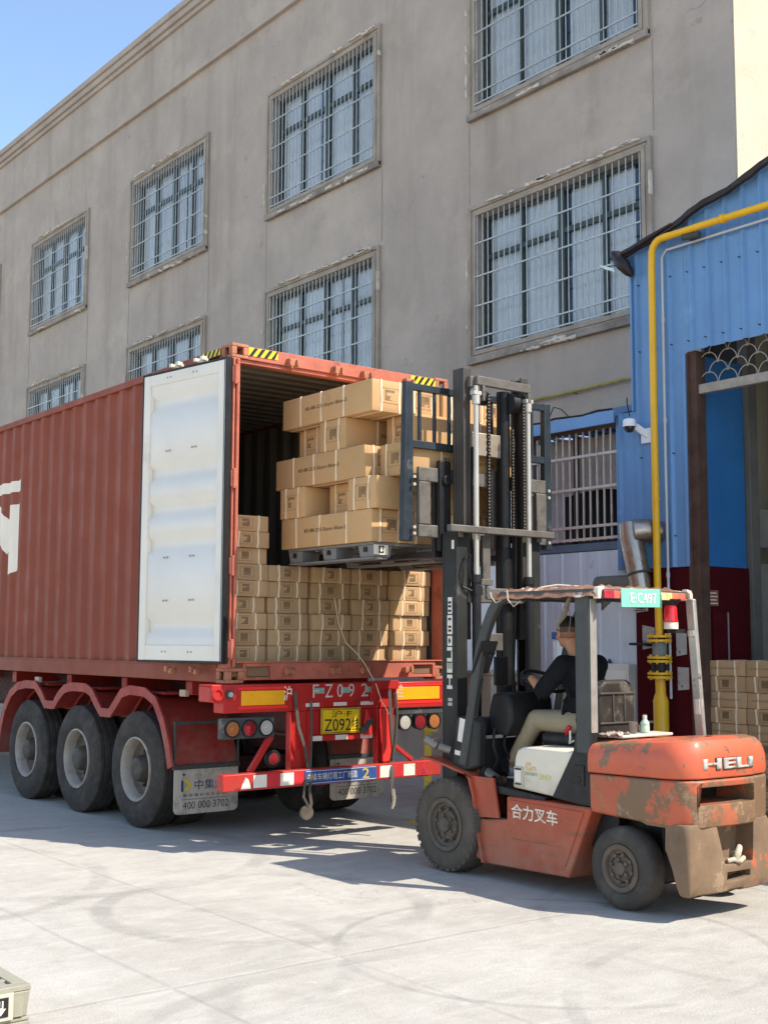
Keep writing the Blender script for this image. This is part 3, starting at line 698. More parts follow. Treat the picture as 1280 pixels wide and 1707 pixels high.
for u in (.42, .78):
    for zz in (z0+.075, z0+.42+.1, z0+.95-.05, z0+1.85, z1-.05):
        for du in (-.022, .022): c.cyl(D(u+du, .02, zz), D(u+du, .031, zz), .008, n=8)
c.build('rivets', mat('rivet', (.30, .27, .25), .5, metal=.5), dr)
for u in (.72, .38):
    for zz, kind_ in ((z1+.045, 0), (z0-.085, 1)):
        c = MB()
        if kind_ == 0: dbox(c, u-.05, u+.05, -.05, .0, zz-.02, zz+.02); dbox(c, u-.07, u-.03, -.02, .035, zz-.005, zz+.03); dbox(c, u+.01, u+.04, -.02, .05, zz-.012, zz+.018)
        else: dbox(c, u-.04, u+.04, -.05, .0, zz-.02, zz+.02); dbox(c, u-.05, u-.02, -.03, .03, zz-.03, zz+.01); dbox(c, u+.015, u+.045, -.03, .03, zz-.012, zz+.035)
        c.build('lock_cam', mat('cam_metal', (.55, .54, .50), .5, metal=.2) if kind_ == 0 else M_cast, dr, bevel=.004)
# right door folded against the far side
c = MB(); c.box(CX1+.03, CX1+.085, CY0+.02, CY0+1.17, z0, z1); c.build('door', M_cont, ct, bevel=.006)

# ================================================================ trailer
M_tred = mat('trailer_red', (.37, .020, .018), .45, var=.12, vs=2.5, bump=.06, bs=20, worn=(.24, .02, .02), ws=4, wt=.60, wsoft=.08, worn2=(.10, .05, .04), w2s=10, w2t=.68, spec=.35, dust=(.18, .09, .07), dz=(-.0, .8), streak=(.30, .03, .03), ss=(6, 6, 1.2), st=.62)
M_fend = mat('fender_red', (.26, .024, .020), .5, var=.15, vs=3, worn=(.22, .06, .05), ws=3, wt=.56, wsoft=.15, dust=(.20, .13, .11), dz=(.2, 1.3), streak=(.14, .04, .035), ss=(9, 9, .8), st=.55)
M_tyre = mat('tyre_rubber', (.036, .033, .031), .8, var=.25, vs=5, bump=.25, bs=60, worn=(.070, .063, .057), ws=4, wt=.5, wsoft=.2)
M_rim = mat('silver_rim', (.31, .29, .27), .6, metal=.1, var=.2, vs=5, worn=(.20, .17, .15), ws=6, wt=.56, wsoft=.12, worn2=(.10, .06, .04), w2s=12, w2t=.66)
M_rimshade = mat('rim_silver_shaded', (.15, .135, .12), .7, var=.3, vs=6, worn=(.09, .07, .06), ws=7, wt=.55, wsoft=.1)  # same silver rim, darkened in colour for the shade deep in the dish
M_rimd = mat('hub_grey', (.07, .065, .06), .65, var=.3, vs=8, metal=.2)
M_chas = mat('chassis_dark', (.05, .018, .018), .7, var=.3, vs=4, bump=.2)
M_wht = mat('reflector_white', (.62, .61, .58), .4, var=.08, vs=8, worn=(.42, .40, .38), ws=6, wt=.6)
M_rfl = mat('reflector_red', (.45, .03, .04), .4, var=.1, vs=8)
M_amb = mat('reflector_amber', (.72, .33, .01), .35, var=.08, vs=8, spec=.6)
M_lred = mat('lamp_red', (.17, .015, .022), .2, var=.1, vs=20, coat=.4)
M_lora = mat('lamp_orange', (.30, .12, .045), .2, var=.1, vs=20, coat=.4)
M_lwht = mat('lamp_clear', (.36, .36, .35), .2, var=.1, vs=20, coat=.4)
M_lhou = mat('lamp_housing', (.045, .055, .06), .55, var=.25, vs=6, worn=(.12, .12, .12), ws=5, wt=.58)
tr = thing('semi_trailer', 'red three axle skeleton trailer carrying the rust red container', 'trailer', (6.6, 12, 0))
AXY = (10.69, 12.0, 13.31)
def tyre_prof(R_, rr_, w_):   # (offset, radius) round one tyre, outer side first
    return [(0.028, rr_), (.012, rr_+.02), (0, rr_+.07), (-.004, (R_+rr_)/2+.02), (.004, R_-.07), (.014, R_-.045), (.022, R_-.015), (.034, R_),
            (w_*.25-.006, R_+.003), (w_*.25, R_-.008), (w_*.25+.012, R_-.008), (w_*.25+.018, R_+.004), (w_*.5-.009, R_+.004), (w_*.5-.003, R_-.008), (w_*.5+.007, R_-.008), (w_*.5+.013, R_+.004),
            (w_*.75-.018, R_+.004), (w_*.75-.012, R_-.008), (w_*.75, R_-.008), (w_*.75+.006, R_+.003),
            (w_-.034, R_), (w_-.022, R_-.015), (w_-.004, R_-.07), (w_+.002, (R_+rr_)/2), (w_-.012, rr_+.02), (w_-.028, rr_)]
def trailer_wheel(xo, sgn, y):
    t = MB(); c0 = (xo, y, .535)
    t.lathe(c0, (sgn, 0, 0), tyre_prof(.533, .292, .285), 64)
    t.lathe((xo+sgn*.335, y, .535), (sgn, 0, 0), tyre_prof(.533, .292, .285), 48)
    tw = t.build('wheel', M_tyre, tr, smooth=40)
    r_ = MB()
    r_.lathe(c0, (sgn, 0, 0), [(.02, .300), (.004, .298), (.0, .286), (.012, .274), (.05, .262), (.10, .250), (.15, .240), (.165, .222), (.168, .19), (.158, .17), (.150, .135), (.152, .125)], 48)
    r_.m = [1 if i >= 5*48 else 0 for i in range(len(r_.f))]
    r_.build('rim', [M_rim, M_rimshade], tw, smooth=40)
    h_ = MB(); h_.lathe(c0, (sgn, 0, 0), [(.166, .20), (.155, .17), (.148, .14), (.10, .13), (.04, .115), (.015, .105), (.005, .085), (.0, .05), (.0, .001)], 32)
    for k in range(10):
        a = 2*math.pi*k/10; p = Vector((xo+sgn*.15, y+.168*math.cos(a), .535+.168*math.sin(a))); h_.cyl(p, p-Vector((sgn*.035, 0, 0)), .016, n=6)
    h_.build('hub', M_rimd, tw, smooth=40)
    return tw
for y in AXY:
    trailer_wheel(5.40, 1, y); trailer_wheel(7.80, -1, y)
    c = MB(); c.box(6.0, 7.2, y-.07, y+.07, .465, .605); c.build('axle', M_chas, tr, bevel=.01)
# fenders
fl = [(14.02, .45), (13.96, .72), (13.86, .93), (13.69, 1.10), (13.50, 1.185), (13.27, 1.215), (13.02, 1.215), (12.88, 1.13), (12.74, 1.02), (12.50, 1.02), (12.36, 1.13), (12.23, 1.20), (12.05, 1.225), (11.75, 1.225), (11.62, 1.19), (11.50, 1.09), (11.38, 1.0), (11.17, 1.0), (11.04, 1.10), (10.92, 1.20), (10.75, 1.235), (10.46, 1.225), (10.28, 1.16), (10.14, 1.0), (10.04, .80), (9.97, .60)]
def fender(x0, x1, lipx):
    c = MB()
    n = len(fl); vs = []
    def off(i, d):
        a = Vector(fl[max(0, i-1)]); b_ = Vector(fl[min(n-1, i+1)]); t = (b_-a).normalized(); return Vector(fl[i])+Vector((t.y, -t.x))*d*-1
    for i in range(n):
        p = Vector(fl[i]); o_ = off(i, -.012)
        vs += [(x0, *p), (x1, *p), (x1, *o_), (x0, *o_)]
    c.add(vs, [tuple(4*i+k for k in (a, b_, b_+4, a+4)) for i in range(n-1) for a, b_ in ((0, 1), (1, 2), (2, 3), (3, 0))]+[(0, 1, 2, 3), tuple(4*(n-1)+k for k in (3, 2, 1, 0))])
    vs = []
    for i in range(n):
        p = off(i, .012); o_ = off(i, -.075)
        vs += [(lipx-.012, *p), (lipx+.012, *p), (lipx+.012, *o_), (lipx-.012, *o_)]
    c.add(vs, [tuple(4*i+k for k in (a, b_, b_+4, a+4)) for i in range(n-1) for a, b_ in ((0, 1), (1, 2), (2, 3), (3, 0))]+[(0, 1, 2, 3), tuple(4*(n-1)+k for k in (3, 2, 1, 0))])
    for xr in (x0+(x1-x0)*.3, x0+(x1-x0)*.52, x0+(x1-x0)*.74):
        vs = []
        for i in range(n):
            p = off(i, .001); o_ = off(i, .02); vs += [(xr-.02, *p), (xr+.02, *p), (xr+.009, *o_), (xr-.009, *o_)]
        c.add(vs, [tuple(4*i+k for k in (a, b_, b_+4, a+4)) for i in range(n-1) for a, b_ in ((0, 1), (1, 2), (2, 3), (3, 0))])
    return c.build('fender', M_fend, tr, smooth=30)
fender(5.38, 6.08, 5.375); fender(7.12, 7.82, 7.825)
for y in (13.2, 11.9, 10.55): c = MB(); c.box(5.46, 6.0, y-.30, y-.02, 1.236, 1.262); c.box(5.42, 5.62, y-.02, y+.2, 1.236, 1.255); c.build('fender_plate', M_fend, tr, bevel=.004)
# mud flaps with the maker's line
M_flap = mat('mudflap_white', (.40, .39, .37), .7, var=.12, vs=4, worn=(.20, .19, .18), ws=5, wt=.52, wsoft=.15, streak=(.16, .15, .145), ss=(9, 9, 1.5), st=.56)
M_navy = mat('navy_ink', (.02, .035, .12), .6, var=.2, vs=20); M_ink = mat('dark_ink', (.035, .04, .05), .6, var=.2, vs=20); M_logo_y = mat('logo_yellow', (.50, .42, .03), .6, var=.1)
def mudflap(x0):
    fy = 9.955; c = MB(); r = .05; x1 = x0+.66; z0_, z1_ = .19, .60
    pts = [(x0, z1_), (x0, z0_+r)]+[(x0+r-r*math.cos(R(a)), z0_+r-r*math.sin(R(a))) for a in (22, 45, 68, 90)]+[(x1-r+r*math.sin(R(a)), z0_+r-r*math.cos(R(a))) for a in (0, 22, 45, 68, 90)]+[(x1, z1_)]
    c.prism(pts, 'y', fy, fy+.012); mf = c.build('mud_flap', M_flap, tr, bevel=.003)
    b_ = MB(); b_.box(x0-.01, x1+.01, fy-.012, fy+.03, .585, .625); b_.box(x0-.01, x1+.0, fy-.005, fy+.02, .98, 1.01); b_.box(x0-.005, x0+.012, fy-.005, fy+.02, .62, .985); b_.box(x1-.012, x1+.005, fy-.005, fy+.02, .62, .985); b_.build('flap_bracket', M_lhou, mf, bevel=.003)
    f = fy-.0005; X = (1, 0, 0); U = (0, 0, 1)
    text('writing', '中集灯塔', M_navy, mf, (x0+.205, f, .40), X, U, .088, width=.42)
    text('writing', '400 000 3702', M_ink, mf, (x0+.09, f, .235), X, U, .065, width=.47)
    text('writing', '整球最好挂车品牌', M_ink, mf, (x0+.09, f, .343), X, U, .026, width=.44, spacing=1.5)
    c = MB(); c.box(x0+.08, x0+.57, f-.0015, f+.001, .318, .322); c.build('ruled_line', M_ink, mf)
    c = MB(); c.prism([(x0+.070, .395), (x0+.092, .385), (x0+.092, .485), (x0+.070, .495)], 'y', f-.0015, f+.001); c.prism([(x0+.078, .54), (x0+.095, .553), (x0+.112, .54), (x0+.095, .527)], 'y', f-.0015, f+.001); c.build('logo', M_navy, mf)
    c = MB(); c.prism([(x0+.10, .515), (x0+.175, .455), (x0+.178, .435), (x0+.105, .385), (x0+.105, .412), (x0+.15, .445), (x0+.10, .485)], 'y', f-.0015, f+.001); c.build('logo', M_logo_y, mf)
mudflap(5.42); mudflap(7.12)
# chassis
c = MB()
for xa in (6.13, 6.99):
    c.box(xa-.07, xa+.07, 9.12, 21, 1.30, 1.325); c.box(xa-.008, xa+.008, 9.12, 21, .93, 1.30); c.box(xa-.07, xa+.07, 9.12, 21, .91, .93)
c.build('chassis_beam', M_chas, tr)
for y in (10.05, 11.35, 12.66, 14.2, 16, 18, 20.6):
    c = MB(); c.box(5.60, 7.60, y-.06, y+.06, 1.24, 1.365); c.build('cross_member', M_fend, tr, bevel=.006)
M_mark = mat('marker_pale', (.36, .30, .24), .5, var=.3, vs=10)
for y, z_ in ((9.75, 1.24), (13.0, 1.27)): c = MB(); c.box(5.40, 5.44, y, y+.11, z_, z_+.06); c.build('side_marker', M_mark, tr, bevel=.004)
# rear beam
RY = 8.93
c = MB()
c.box(5.30, 5.985, RY, RY+.16, 1.135, 1.368); c.box(7.09, 7.80, RY, RY+.16, 1.125, 1.362)
c.box(5.985, 7.09, RY+.04, RY+.16, 1.13, 1.366); c.box(5.19, 5.30, RY, RY+.02, 1.225, 1.372); c.box(5.19, 5.30, RY+.02, RY+.22, 1.355, 1.372); c.box(5.19, 5.21, RY+.02, RY+.22, 1.225, 1.355); c.box(5.19, 5.30, RY+.02, RY+.22, 1.225, 1.24)
c.build('rear_beam', M_tred, tr, bevel=.008)
c = MB(); c.lathe((5.245, RY-.002, 1.295), (0, 1, 0), [(0, .052), (-.012, .052), (-.012, .036), (0.004, .034)], 24); c.build('beam_ring', M_tred, tr, smooth=40)
c = MB(); c.cyl((5.352, RY-.03, 1.29), (5.352, RY+.01, 1.29), .036, n=20); tk = c.build('twist_lock_knob', M_lhou, tr, bevel=.004)
c = MB(); c.cyl((5.352, RY-.036, 1.29), (5.352, RY-.0305, 1.29), .022, n=16); c.build('knob_face', M_lwht, tk)
for (a, b_, za, zb) in ((5.47, 5.90, 1.195, 1.315), (7.115, 7.63, 1.20, 1.315)):
    c = MB(); c.box(a, b_, RY-.006, RY, za, zb); c.build('reflector_panel', M_amb, tr, bevel=.002)
c = MB(); 
for (a, b_, za, zb) in ((5.445, 5.93, 1.165, 1.188), (5.445, 5.93, 1.325, 1.345), (7.10, 7.66, 1.165, 1.188), (7.10, 7.66, 1.325, 1.345)): c.box(a, b_, RY-.003, RY, za, zb)
c.build('reflector_border', mat('fluorescent_red', (.65, .03, .03), .4, var=.05), tr)
# uprights and plate bay
for a, b_ in ((5.96, 6.17), (6.90, 7.09)):
    c = MB(); c.box(a, b_, RY+.05, RY+.065, .62, 1.128); c.box(a, a+.012, RY-.0, RY+.05, .62, 1.13); c.box(b_-.012, b_, RY+.0, RY+.05, .62, 1.13); c.build('upright', M_tred, tr, bevel=.004)
c = MB(); c.prism([(6.93, 1.13), (6.93, .66), (7.0, .66), (7.085, .80), (7.02, .96), (6.99, 1.13)], 'y', RY-.045, RY-.03); c.prism([(6.78, 1.13), (6.84, 1.0), (6.86, .9), (6.74, .9)], 'y', RY+.0, RY+.012)
c.build('gusset', mat('gusset_red', (.58, .04, .035), .4, var=.1, worn=(.3, .03, .03), ws=5, wt=.6), tr, bevel=.003)
c = MB(); c.prism([(6.83, 1.38), (6.90, 1.38), (7.12, 1.38), (7.12, 1.30), (6.93, 1.31), (6.86, 1.20), (6.80, 1.19)], 'y', RY-.03, RY-.015); c.build('gusset', M_tred, tr, bevel=.003)
c = MB(); c.box(6.17, 6.90, RY+.06, RY+.075, .88, 1.129); c.build('plate_panel', M_tred, tr, bevel=.003)
def striped(x0, x1, z0_, z1_, y, n, first):
    c = MB(); c.box(x0, x1, y, y+.03, z0_, z1_); c.cur = 1; w = (x1-x0)/n
    for i in range(n):
        if (i+first) % 2 == 0: c.box(x0+i*w+.002, x0+(i+1)*w-.002, y-.002, y, z0_+.004, z1_-.004)
    c.build('striped_strip', [M_tred, M_wht], tr, bevel=.001)
striped(6.18, 6.87, .865, .915, RY+.03, 5, 0); striped(6.14, 6.88, 1.160, 1.20, RY+.032, 5, 0)
c = MB()
M_rgg = mat('reflector_green_grey', (.22, .33, .30), .4, var=.2, vs=9)
for x_ in (6.24, 6.52, 6.79): c = MB(); c.box(x_, x_+.10, RY+.034, RY+.04, 1.275, 1.325); c.build('reflector_patch', M_rgg, tr)
for s_, x_, z_, w_ in (('沪', 5.885, 1.225, .085), ('F', 6.215, 1.24, .065), ('Z', 6.345, 1.24, .085), ('0', 6.475, 1.24, .065), ('9', 6.60, 1.24, .065), ('2', 6.74, 1.24, .08), ('挂', 7.11, 1.22, .08)):
    ly = RY-.0065 if s_ in '沪挂' else RY+.0335
    text('painted_letter', s_, M_let if s_ in '沪' else mat('grey_letter', (.50, .42, .42), .6, var=.2, vs=12), tr, (x_, ly, z_), (1, 0, 0), (0, 0, 1), .115 if s_ not in '沪挂' else .125, width=w_)
M_plate = mat('plate_yellow', (.62, .43, .015), .45, var=.12, vs=6, worn=(.36, .27, .04), ws=5, wt=.6, wsoft=.1)
c = MB(); c.box(6.29, 6.72, RY+.01, RY+.014, .925, 1.145); pl = c.build('licence_plate', M_plate, tr, bevel=.003)
c = MB(); 
for (a, b_, za, zb) in ((6.30, 6.71, .932, .937), (6.30, 6.71, 1.133, 1.138), (6.30, 6.305, .937, 1.133), (6.705, 6.71, .937, 1.133)): c.box(a, b_, RY+.007, RY+.0101, za, zb)
c.build('plate_border', M_ink, pl)
text('plate_number', '沪·F', M_blk, pl, (6.40, RY+.009, 1.065), (1, 0, 0), (0, 0, 1), .062, width=.215)
text('plate_number', 'Z092', M_blk, pl, (6.325, RY+.009, .948), (1, 0, 0), (0, 0, 1), .105, width=.285)
text('plate_number', '挂', M_blk, pl, (6.625, RY+.009, .948), (1, 0, 0), (0, 0, 1), .105, width=.075)
c = MB(); c.beam((6.72, RY-.02, .93), (6.80, RY-.03, 1.02), .05, .04); c.beam((6.79, RY-.03, 1.02), (6.83, RY-.04, 1.04), .03, .03); c.cyl((6.735, RY-.03, .945), (6.735, RY+.01, .945), .03, n=12); c.build('light_socket', M_lhou, tr, bevel=.008)
# lamps
def lamp_box(x0, x1, z0_, z1_, lamps, y):
    c = MB(); c.box(x0, x1, y, y+.07, z0_, z1_); lb = c.build('lamp_cluster', M_lhou, tr, bevel=.01)
    for (x_, z_, m_) in lamps:
        c = MB(); r = .062
        c.lathe((x_, y, z_), (0, -1, 0), [(0, r+.012), (.016, r+.010), (.018, r), (.010, r-.002)], 28); c.build('lamp_ring', M_gask, lb, smooth=40)
        c = MB(); prof = [(.006, r)]
        for k in range(6, 0, -1): prof += [(.012+.002*(k % 2), r*k/6.2)]
        prof.append((.016, .001)); c.lathe((x_, y, z_), (0, -1, 0), prof, 28)
        for k in range(16):
            a = 2*math.pi*k/16; rr_ = r*.62; c.cyl((x_+rr_*math.cos(a), y-.010, z_+rr_*math.sin(a)), (x_+rr_*math.cos(a), y-.017, z_+rr_*math.sin(a)), .007, n=6)
        c.build('lamp_lens', m_, lb, smooth=30)
lamp_box(5.30, 5.82, .92, 1.095, [(5.40, 1.005, M_lora), (5.565, 1.005, M_lred), (5.73, 1.005, M_lwht)], RY+.02)
lamp_box(7.14, 7.70, 1.06, 1.118, [], RY+.02)
c = MB()
for x_, m_ in ((7.225, M_lwht), (7.405, M_lred), (7.575, M_lora)):
    c = MB(); c.lathe((x_, RY+.06, .995), (0, -1, 0), [(0, .07), (.06, .078), (.066, .075), (.066, .066), (.058, .064)], 28); rg = c.build('round_lamp', M_gask, tr, smooth=40)
    c = MB(); c.lathe((x_, RY+.003, .995), (0, -1, 0), [(0, .066), (.006, .05), (.004, .034), (.008, .018), (.008, .001)], 28); c.build('lamp_lens', m_, rg, smooth=30)
c = MB(); c.lathe((5.84, RY+.10, .735), (0, -1, 0), [(0, .07), (.03, .075), (.035, .07), (.035, .05)], 28); rg = c.build('round_lamp', M_gask, tr, smooth=40)
c = MB(); c.lathe((5.84, RY+.066, .735), (0, -1, 0), [(0, .052), (.006, .03), (.008, .001)], 24); c.build('lamp_lens', M_lred, rg, smooth=30)
# struts and bumper
c = MB(); c.beam((5.58, RY+.03, .64), (5.80, RY+.05, .93), .05, .04, (0, 1, 0)); c.build('strut', M_tred, tr, bevel=.004)
c = MB(); c.beam((7.10, RY+.03, .80), (7.30, RY-.0, .655), .035, .04, (0, 1, 0)); c.build('strut', M_tred, tr, bevel=.004)
BY = 8.85
c = MB(); c.box(5.26, 7.585, BY, BY+.10, .507, .645); bp = c.build('rear_bumper', M_tred, tr, bevel=.008)
def blk(a, b_, m_, nm): 
    c = MB(); c.box(a, b_, BY-.003, BY, .525, .628); return c.build(nm, m_, bp)
for a, b_ in ((5.55, 5.68), (5.815, 5.95), (6.87, 7.0), (7.14, 7.27)): blk(a, b_, M_wht, 'white_block')
for a, b_ in ((5.685, 5.812), (5.955, 6.05), (7.003, 7.137)): blk(a, b_, M_rfl, 'red_block')
M_sblue = mat('sign_blue', (.03, .075, .25), .45, var=.1, vs=4, worn=(.10, .13, .25), ws=5, wt=.62)
c = MB(); c.box(6.06, 6.83, BY-.006, BY, .513, .638); sg = c.build('maker_sign', M_sblue, bp, bevel=.002)
c = MB(); c.box(6.07, 6.82, BY-.0075, BY-.006, .523, .527); c.box(6.07, 6.82, BY-.0075, BY-.006, .625, .629); c.build('sign_line', M_wht, sg)
text('writing', '中集车辆灯塔工厂制造', M_wht, sg, (6.085, BY-.0065, .547), (1, 0, 0), (0, 0, 1), .062, width=.53)
text('writing', '2', M_logo_y, sg, (6.67, BY-.0065, .535), (1, 0, 0), (0, 0, 1), .085, width=.075)
c = MB(); c.prism([(5.43, .522), (5.53, .522), (5.50, .60), (5.475, .615), (5.45, .57)], 'y', BY-.003, BY); c.build('torn_sticker', M_wht, bp)
c = MB(); c.prism([(7.30, .52), (7.43, .52), (7.365, .635)], 'y', BY-.008, BY-.0); tri = c.build('triangle_reflector', M_rfl, bp)
c = MB(); c.prism([(7.328, .535), (7.402, .535), (7.365, .60)], 'y', BY-.011, BY-.0081); c.build('triangle_centre', mat('dull_red', (.28, .03, .05), .4), tri)
# under-bumper, darker gear between the rails
c = MB(); c.box(6.2, 6.9, 9.5, 10.0, .95, 1.2); c.cyl((6.5, 9.6, .85), (6.5, 10.3, .85), .13, n=20); c.cyl((6.75, 10.6, .80), (7.0, 10.6, .80), .1, n=16); c.build('air_tank', M_chas, tr, bevel=.01)

# straps hanging from the beam, wooden disc
M_strap = mat('grey_strap', (.075, .07, .062), .85, var=.25, vs=12, bump=.3)
def ribbon(pts, w_, m_, name, label, cat, extra=None, g=None):
    c = MB(); pts = [Vector(p) for p in pts]; vs = []
    for p in pts: vs += [p+Vector((-w_/2, 0, 0)), p+Vector((w_/2, 0, 0)), p+Vector((w_/2, .004, 0)), p+Vector((-w_/2, .004, 0))]
    n = len(pts); c.add(vs, [tuple(4*i+k for k in (a, b_, b_+4, a+4)) for i in range(n-1) for a, b_ in ((0, 1), (1, 2), (2, 3), (3, 0))]+[(0, 1, 2, 3), tuple(4*(n-1)+k for k in (3, 2, 1, 0))])
    base = pts[-1]; t = thing(name, label, cat, base, g)
    c.build('webbing', m_, t, smooth=50); return t
t = ribbon([(5.99, RY-.03, 1.30), (6.0, RY-.035, 1.18), (6.03, RY-.03, 1.0), (6.10, RY-.03, .82), (6.13, RY-.03, .66), (6.13, BY-.02, .60), (6.10, BY-.02, .48), (6.12, BY-.02, .36), (6.10, BY-.02, .28)], .03, M_strap, 'hanging_strap', 'left grey strap hanging from the trailer beam with a wooden disc at its end', 'strap')
c = MB(); c.cyl((6.07, BY-.03, .285), (6.075, BY+.0, .285), .062, n=24); c.build('wooden_disc', mat('dirty_wood', (.09, .08, .065), .9, var=.4, vs=12, bump=.5), t, bevel=.006)
c = MB(); c.tube([(6.16, RY-.02, 1.22), (6.165, RY-.03, 1.0), (6.155, RY-.03, .66), (6.05, BY-.03, .55), (6.03, BY-.03, .42), (6.08, BY-.03, .34)], .011, 6); c.build('cord', M_strap, t)
t = ribbon([(7.0, RY-.05, 1.30), (7.01, RY-.055, 1.1), (7.03, RY-.055, .9), (7.05, RY-.055, .75), (7.02, RY-.05, .66), (7.0, BY-.02, .60), (6.99, BY-.02, .42), (7.0, BY-.02, .30)], .035, M_strap, 'hanging_strap', 'right grey webbing strap hanging past the bumper, ending in a pale hook', 'strap')
c = MB(); c.tube([(7.0, BY-.02, .42), (7.005, BY-.03, .34), (7.0, BY-.03, .28), (6.985, BY-.03, .25)], [.018, .02, .014, .01], 8); c.build('hook', mat('dirty_hook', (.38, .36, .31), .5, metal=.4, var=.3, vs=12), t)
c = MB(); c.tube([(7.06, RY-.06, 1.26), (7.08, RY-.06, 1.05), (7.06, RY-.06, .85), (7.03, RY-.06, .68)], .014, 6); c.build('cord', M_strap, t)
# ================================================================ cartons
M_card = mat('cardboard', (.45, .295, .15), .8, var=.07, vs=2.5, bump=.15, bs=18, rnd=.10, stretch=(1, 1, 1), worn=(.39, .25, .125), ws=3, wt=.62, wsoft=.1, spec=.25)
M_card2 = mat('cardboard_dull', (.39, .27, .155), .8, var=.08, vs=2.5, bump=.15, bs=18, rnd=.12, spec=.25)
M_band = mat('packing_band', (.70, .60, .46), .5, var=.1, vs=8)
M_print = mat('print_ink', (.10, .06, .03), .8, var=.25, vs=30)
M_print2 = mat('print_faint', (.17, .115, .065), .8, var=.25, vs=30)
def carton(name, w_, L_, h, m_body, cross=(), along=(), end=True, side_text=False, seed=0, bulge=.004):
    """carton with its end face on -Y at y=0, x from 0 to w_, lying on z=0"""
    t = thing(name, None, 'carton')
    rd = random.Random(seed); c = MB(); nx = 4
    # slightly bulged faces, split top flap seam on the end
    g_ = 5; vs = []; fs = []
    def face(P, nrm):
        k = len(c.v); vs = []
        for i in range(g_+1):
            for j in range(g_+1):
                a, b_ = i/g_, j/g_; p = P(a, b_); bb = bulge*math.sin(math.pi*a)*math.sin(math.pi*b_)*rd.uniform(.7, 1.2); vs.append(Vector(p)+Vector(nrm)*bb)
        c.add(vs, [(i*(g_+1)+j, (i+1)*(g_+1)+j, (i+1)*(g_+1)+j+1, i*(g_+1)+j+1) for i in range(g_) for j in range(g_)])
    face(lambda a, b_: (a*w_, 0, b_*h), (0, -1, 0)); face(lambda a, b_: (a*w_, L_, b_*h), (0, 1, 0))
    face(lambda a, b_: (0, a*L_, b_*h), (-1, 0, 0)); face(lambda a, b_: (w_, a*L_, b_*h), (1, 0, 0))
    face(lambda a, b_: (a*w_, b_*L_, h), (0, 0, 1)); face(lambda a, b_: (a*w_, b_*L_, 0), (0, 0, 0))
    me = c.build('box', m_body, t, smooth=30)
    bm = bmesh.new(); bm.from_mesh(me.data); bmesh.ops.remove_doubles(bm, verts=bm.verts, dist=.0005); bmesh.ops.recalc_face_normals(bm, faces=bm.faces); bm.to_mesh(me.data); bm.free()
    b = me.modifiers.new('bevel', 'BEVEL'); b.width = .004; b.segments = 2; b.limit_method = 'ANGLE'; b.angle_limit = R(60)
    e = .0065; bw = .0075
    for y in cross:
        d = rd.uniform(-.012, .012); c = MB()
        c.hexa([(-e, y-bw+d, 0), (-e, y+bw+d, 0), (-.001, y+bw+d, 0), (-.001, y-bw+d, 0)], [(-e, y-bw, h+.003), (-e, y+bw, h+.003), (-.001, y+bw, h), (-.001, y-bw, h)])
        c.hexa([(w_+.001, y-bw+d, 0), (w_+.001, y+bw+d, 0), (w_+e, y+bw+d, 0), (w_+e, y-bw+d, 0)], [(w_+.001, y-bw, h), (w_+.001, y+bw, h), (w_+e, y+bw, h+.003), (w_+e, y-bw, h+.003)])
        c.box(-e, w_+e, y-bw, y+bw, h-.001, h+.0035); c.build('strap', M_band, t)
    for x in along:
        d = rd.uniform(-.012, .012); mid = rd.uniform(-.008, .008); c = MB()
        zz = [0, h*.35, h*.7, h]; xx = [x+d, x+d*.5+mid, x+mid*.5, x]
        for yo, yi in ((-e, -.001), (L_+.001, L_+e)):
            for k in range(3): c.hexa([(xx[k]-bw, yo, zz[k]), (xx[k]+bw, yo, zz[k]), (xx[k]+bw, yi, zz[k]), (xx[k]-bw, yi, zz[k])], [(xx[k+1]-bw, yo, zz[k+1]), (xx[k+1]+bw, yo, zz[k+1]), (xx[k+1]+bw, yi, zz[k+1]), (xx[k+1]-bw, yi, zz[k+1])])
        c.box(x-bw, x+bw, -e, L_+e, h-.001, h+.0035); c.box(x-bw, x+bw, -.002, L_+.002, -.0025, .001); c.build('strap', M_band, t)
    if end:
        c = MB(); px, pz = w_*.5+rd.uniform(-.02, .02), h*.52; s = min(.05, h*.26)
        f = -.0055
        for k in range(9): c.box(px-s, px+s, f, f+.002, pz-s*.8+k*s*.2, pz-s*.8+k*s*.2+s*.16)
        c.build('printed_label', M_print2, t)
        c = MB(); A, B = px-s*1.9, px+s*1.9; z0_, z1_ = pz-s*1.25, pz+s*1.25
        for q in ((A, B, z0_, z0_+.002), (A, B, z1_-.002, z1_), (A, A+.002, z0_, z1_), (B-.002, B, z0_, z1_)): c.box(q[0], q[1], f, f+.002, q[2], q[3])
        c.build('label_border', M_print2, t)
    if side_text:
        hh = min(.040, h*.2)
        text('printed_text', '83-88-225-Slayer-Blue-2', M_print, t, (-.0055, L_*.72, h*.5-hh*.4), (0, -1, 0), (0, 0, 1), hh, width=min(.60, L_*.5), bold=.006)
        text('printed_text', '83-88-225-Slayer-Blue-2', M_print, t, (w_+.0055, L_*.28, h*.5-hh*.4), (0, 1, 0), (0, 0, 1), hh, width=min(.60, L_*.5), bold=.006)
    return t
used = set()
def put(proto, x, y, z, rz, label, group):
    t = proto if proto.name not in used else copy_tree(proto)
    used.add(proto.name)
    t.location = (x, y, z); t.rotation_euler = (0, 0, rz); t['label'] = label; t['category'] = 'carton'; t['group'] = group
    return t
ORD = ['topmost', 'second', 'third', 'fourth', 'fifth', 'sixth', 'seventh', 'eighth', 'ninth', 'tenth', 'bottom']
rd = random.Random(11)
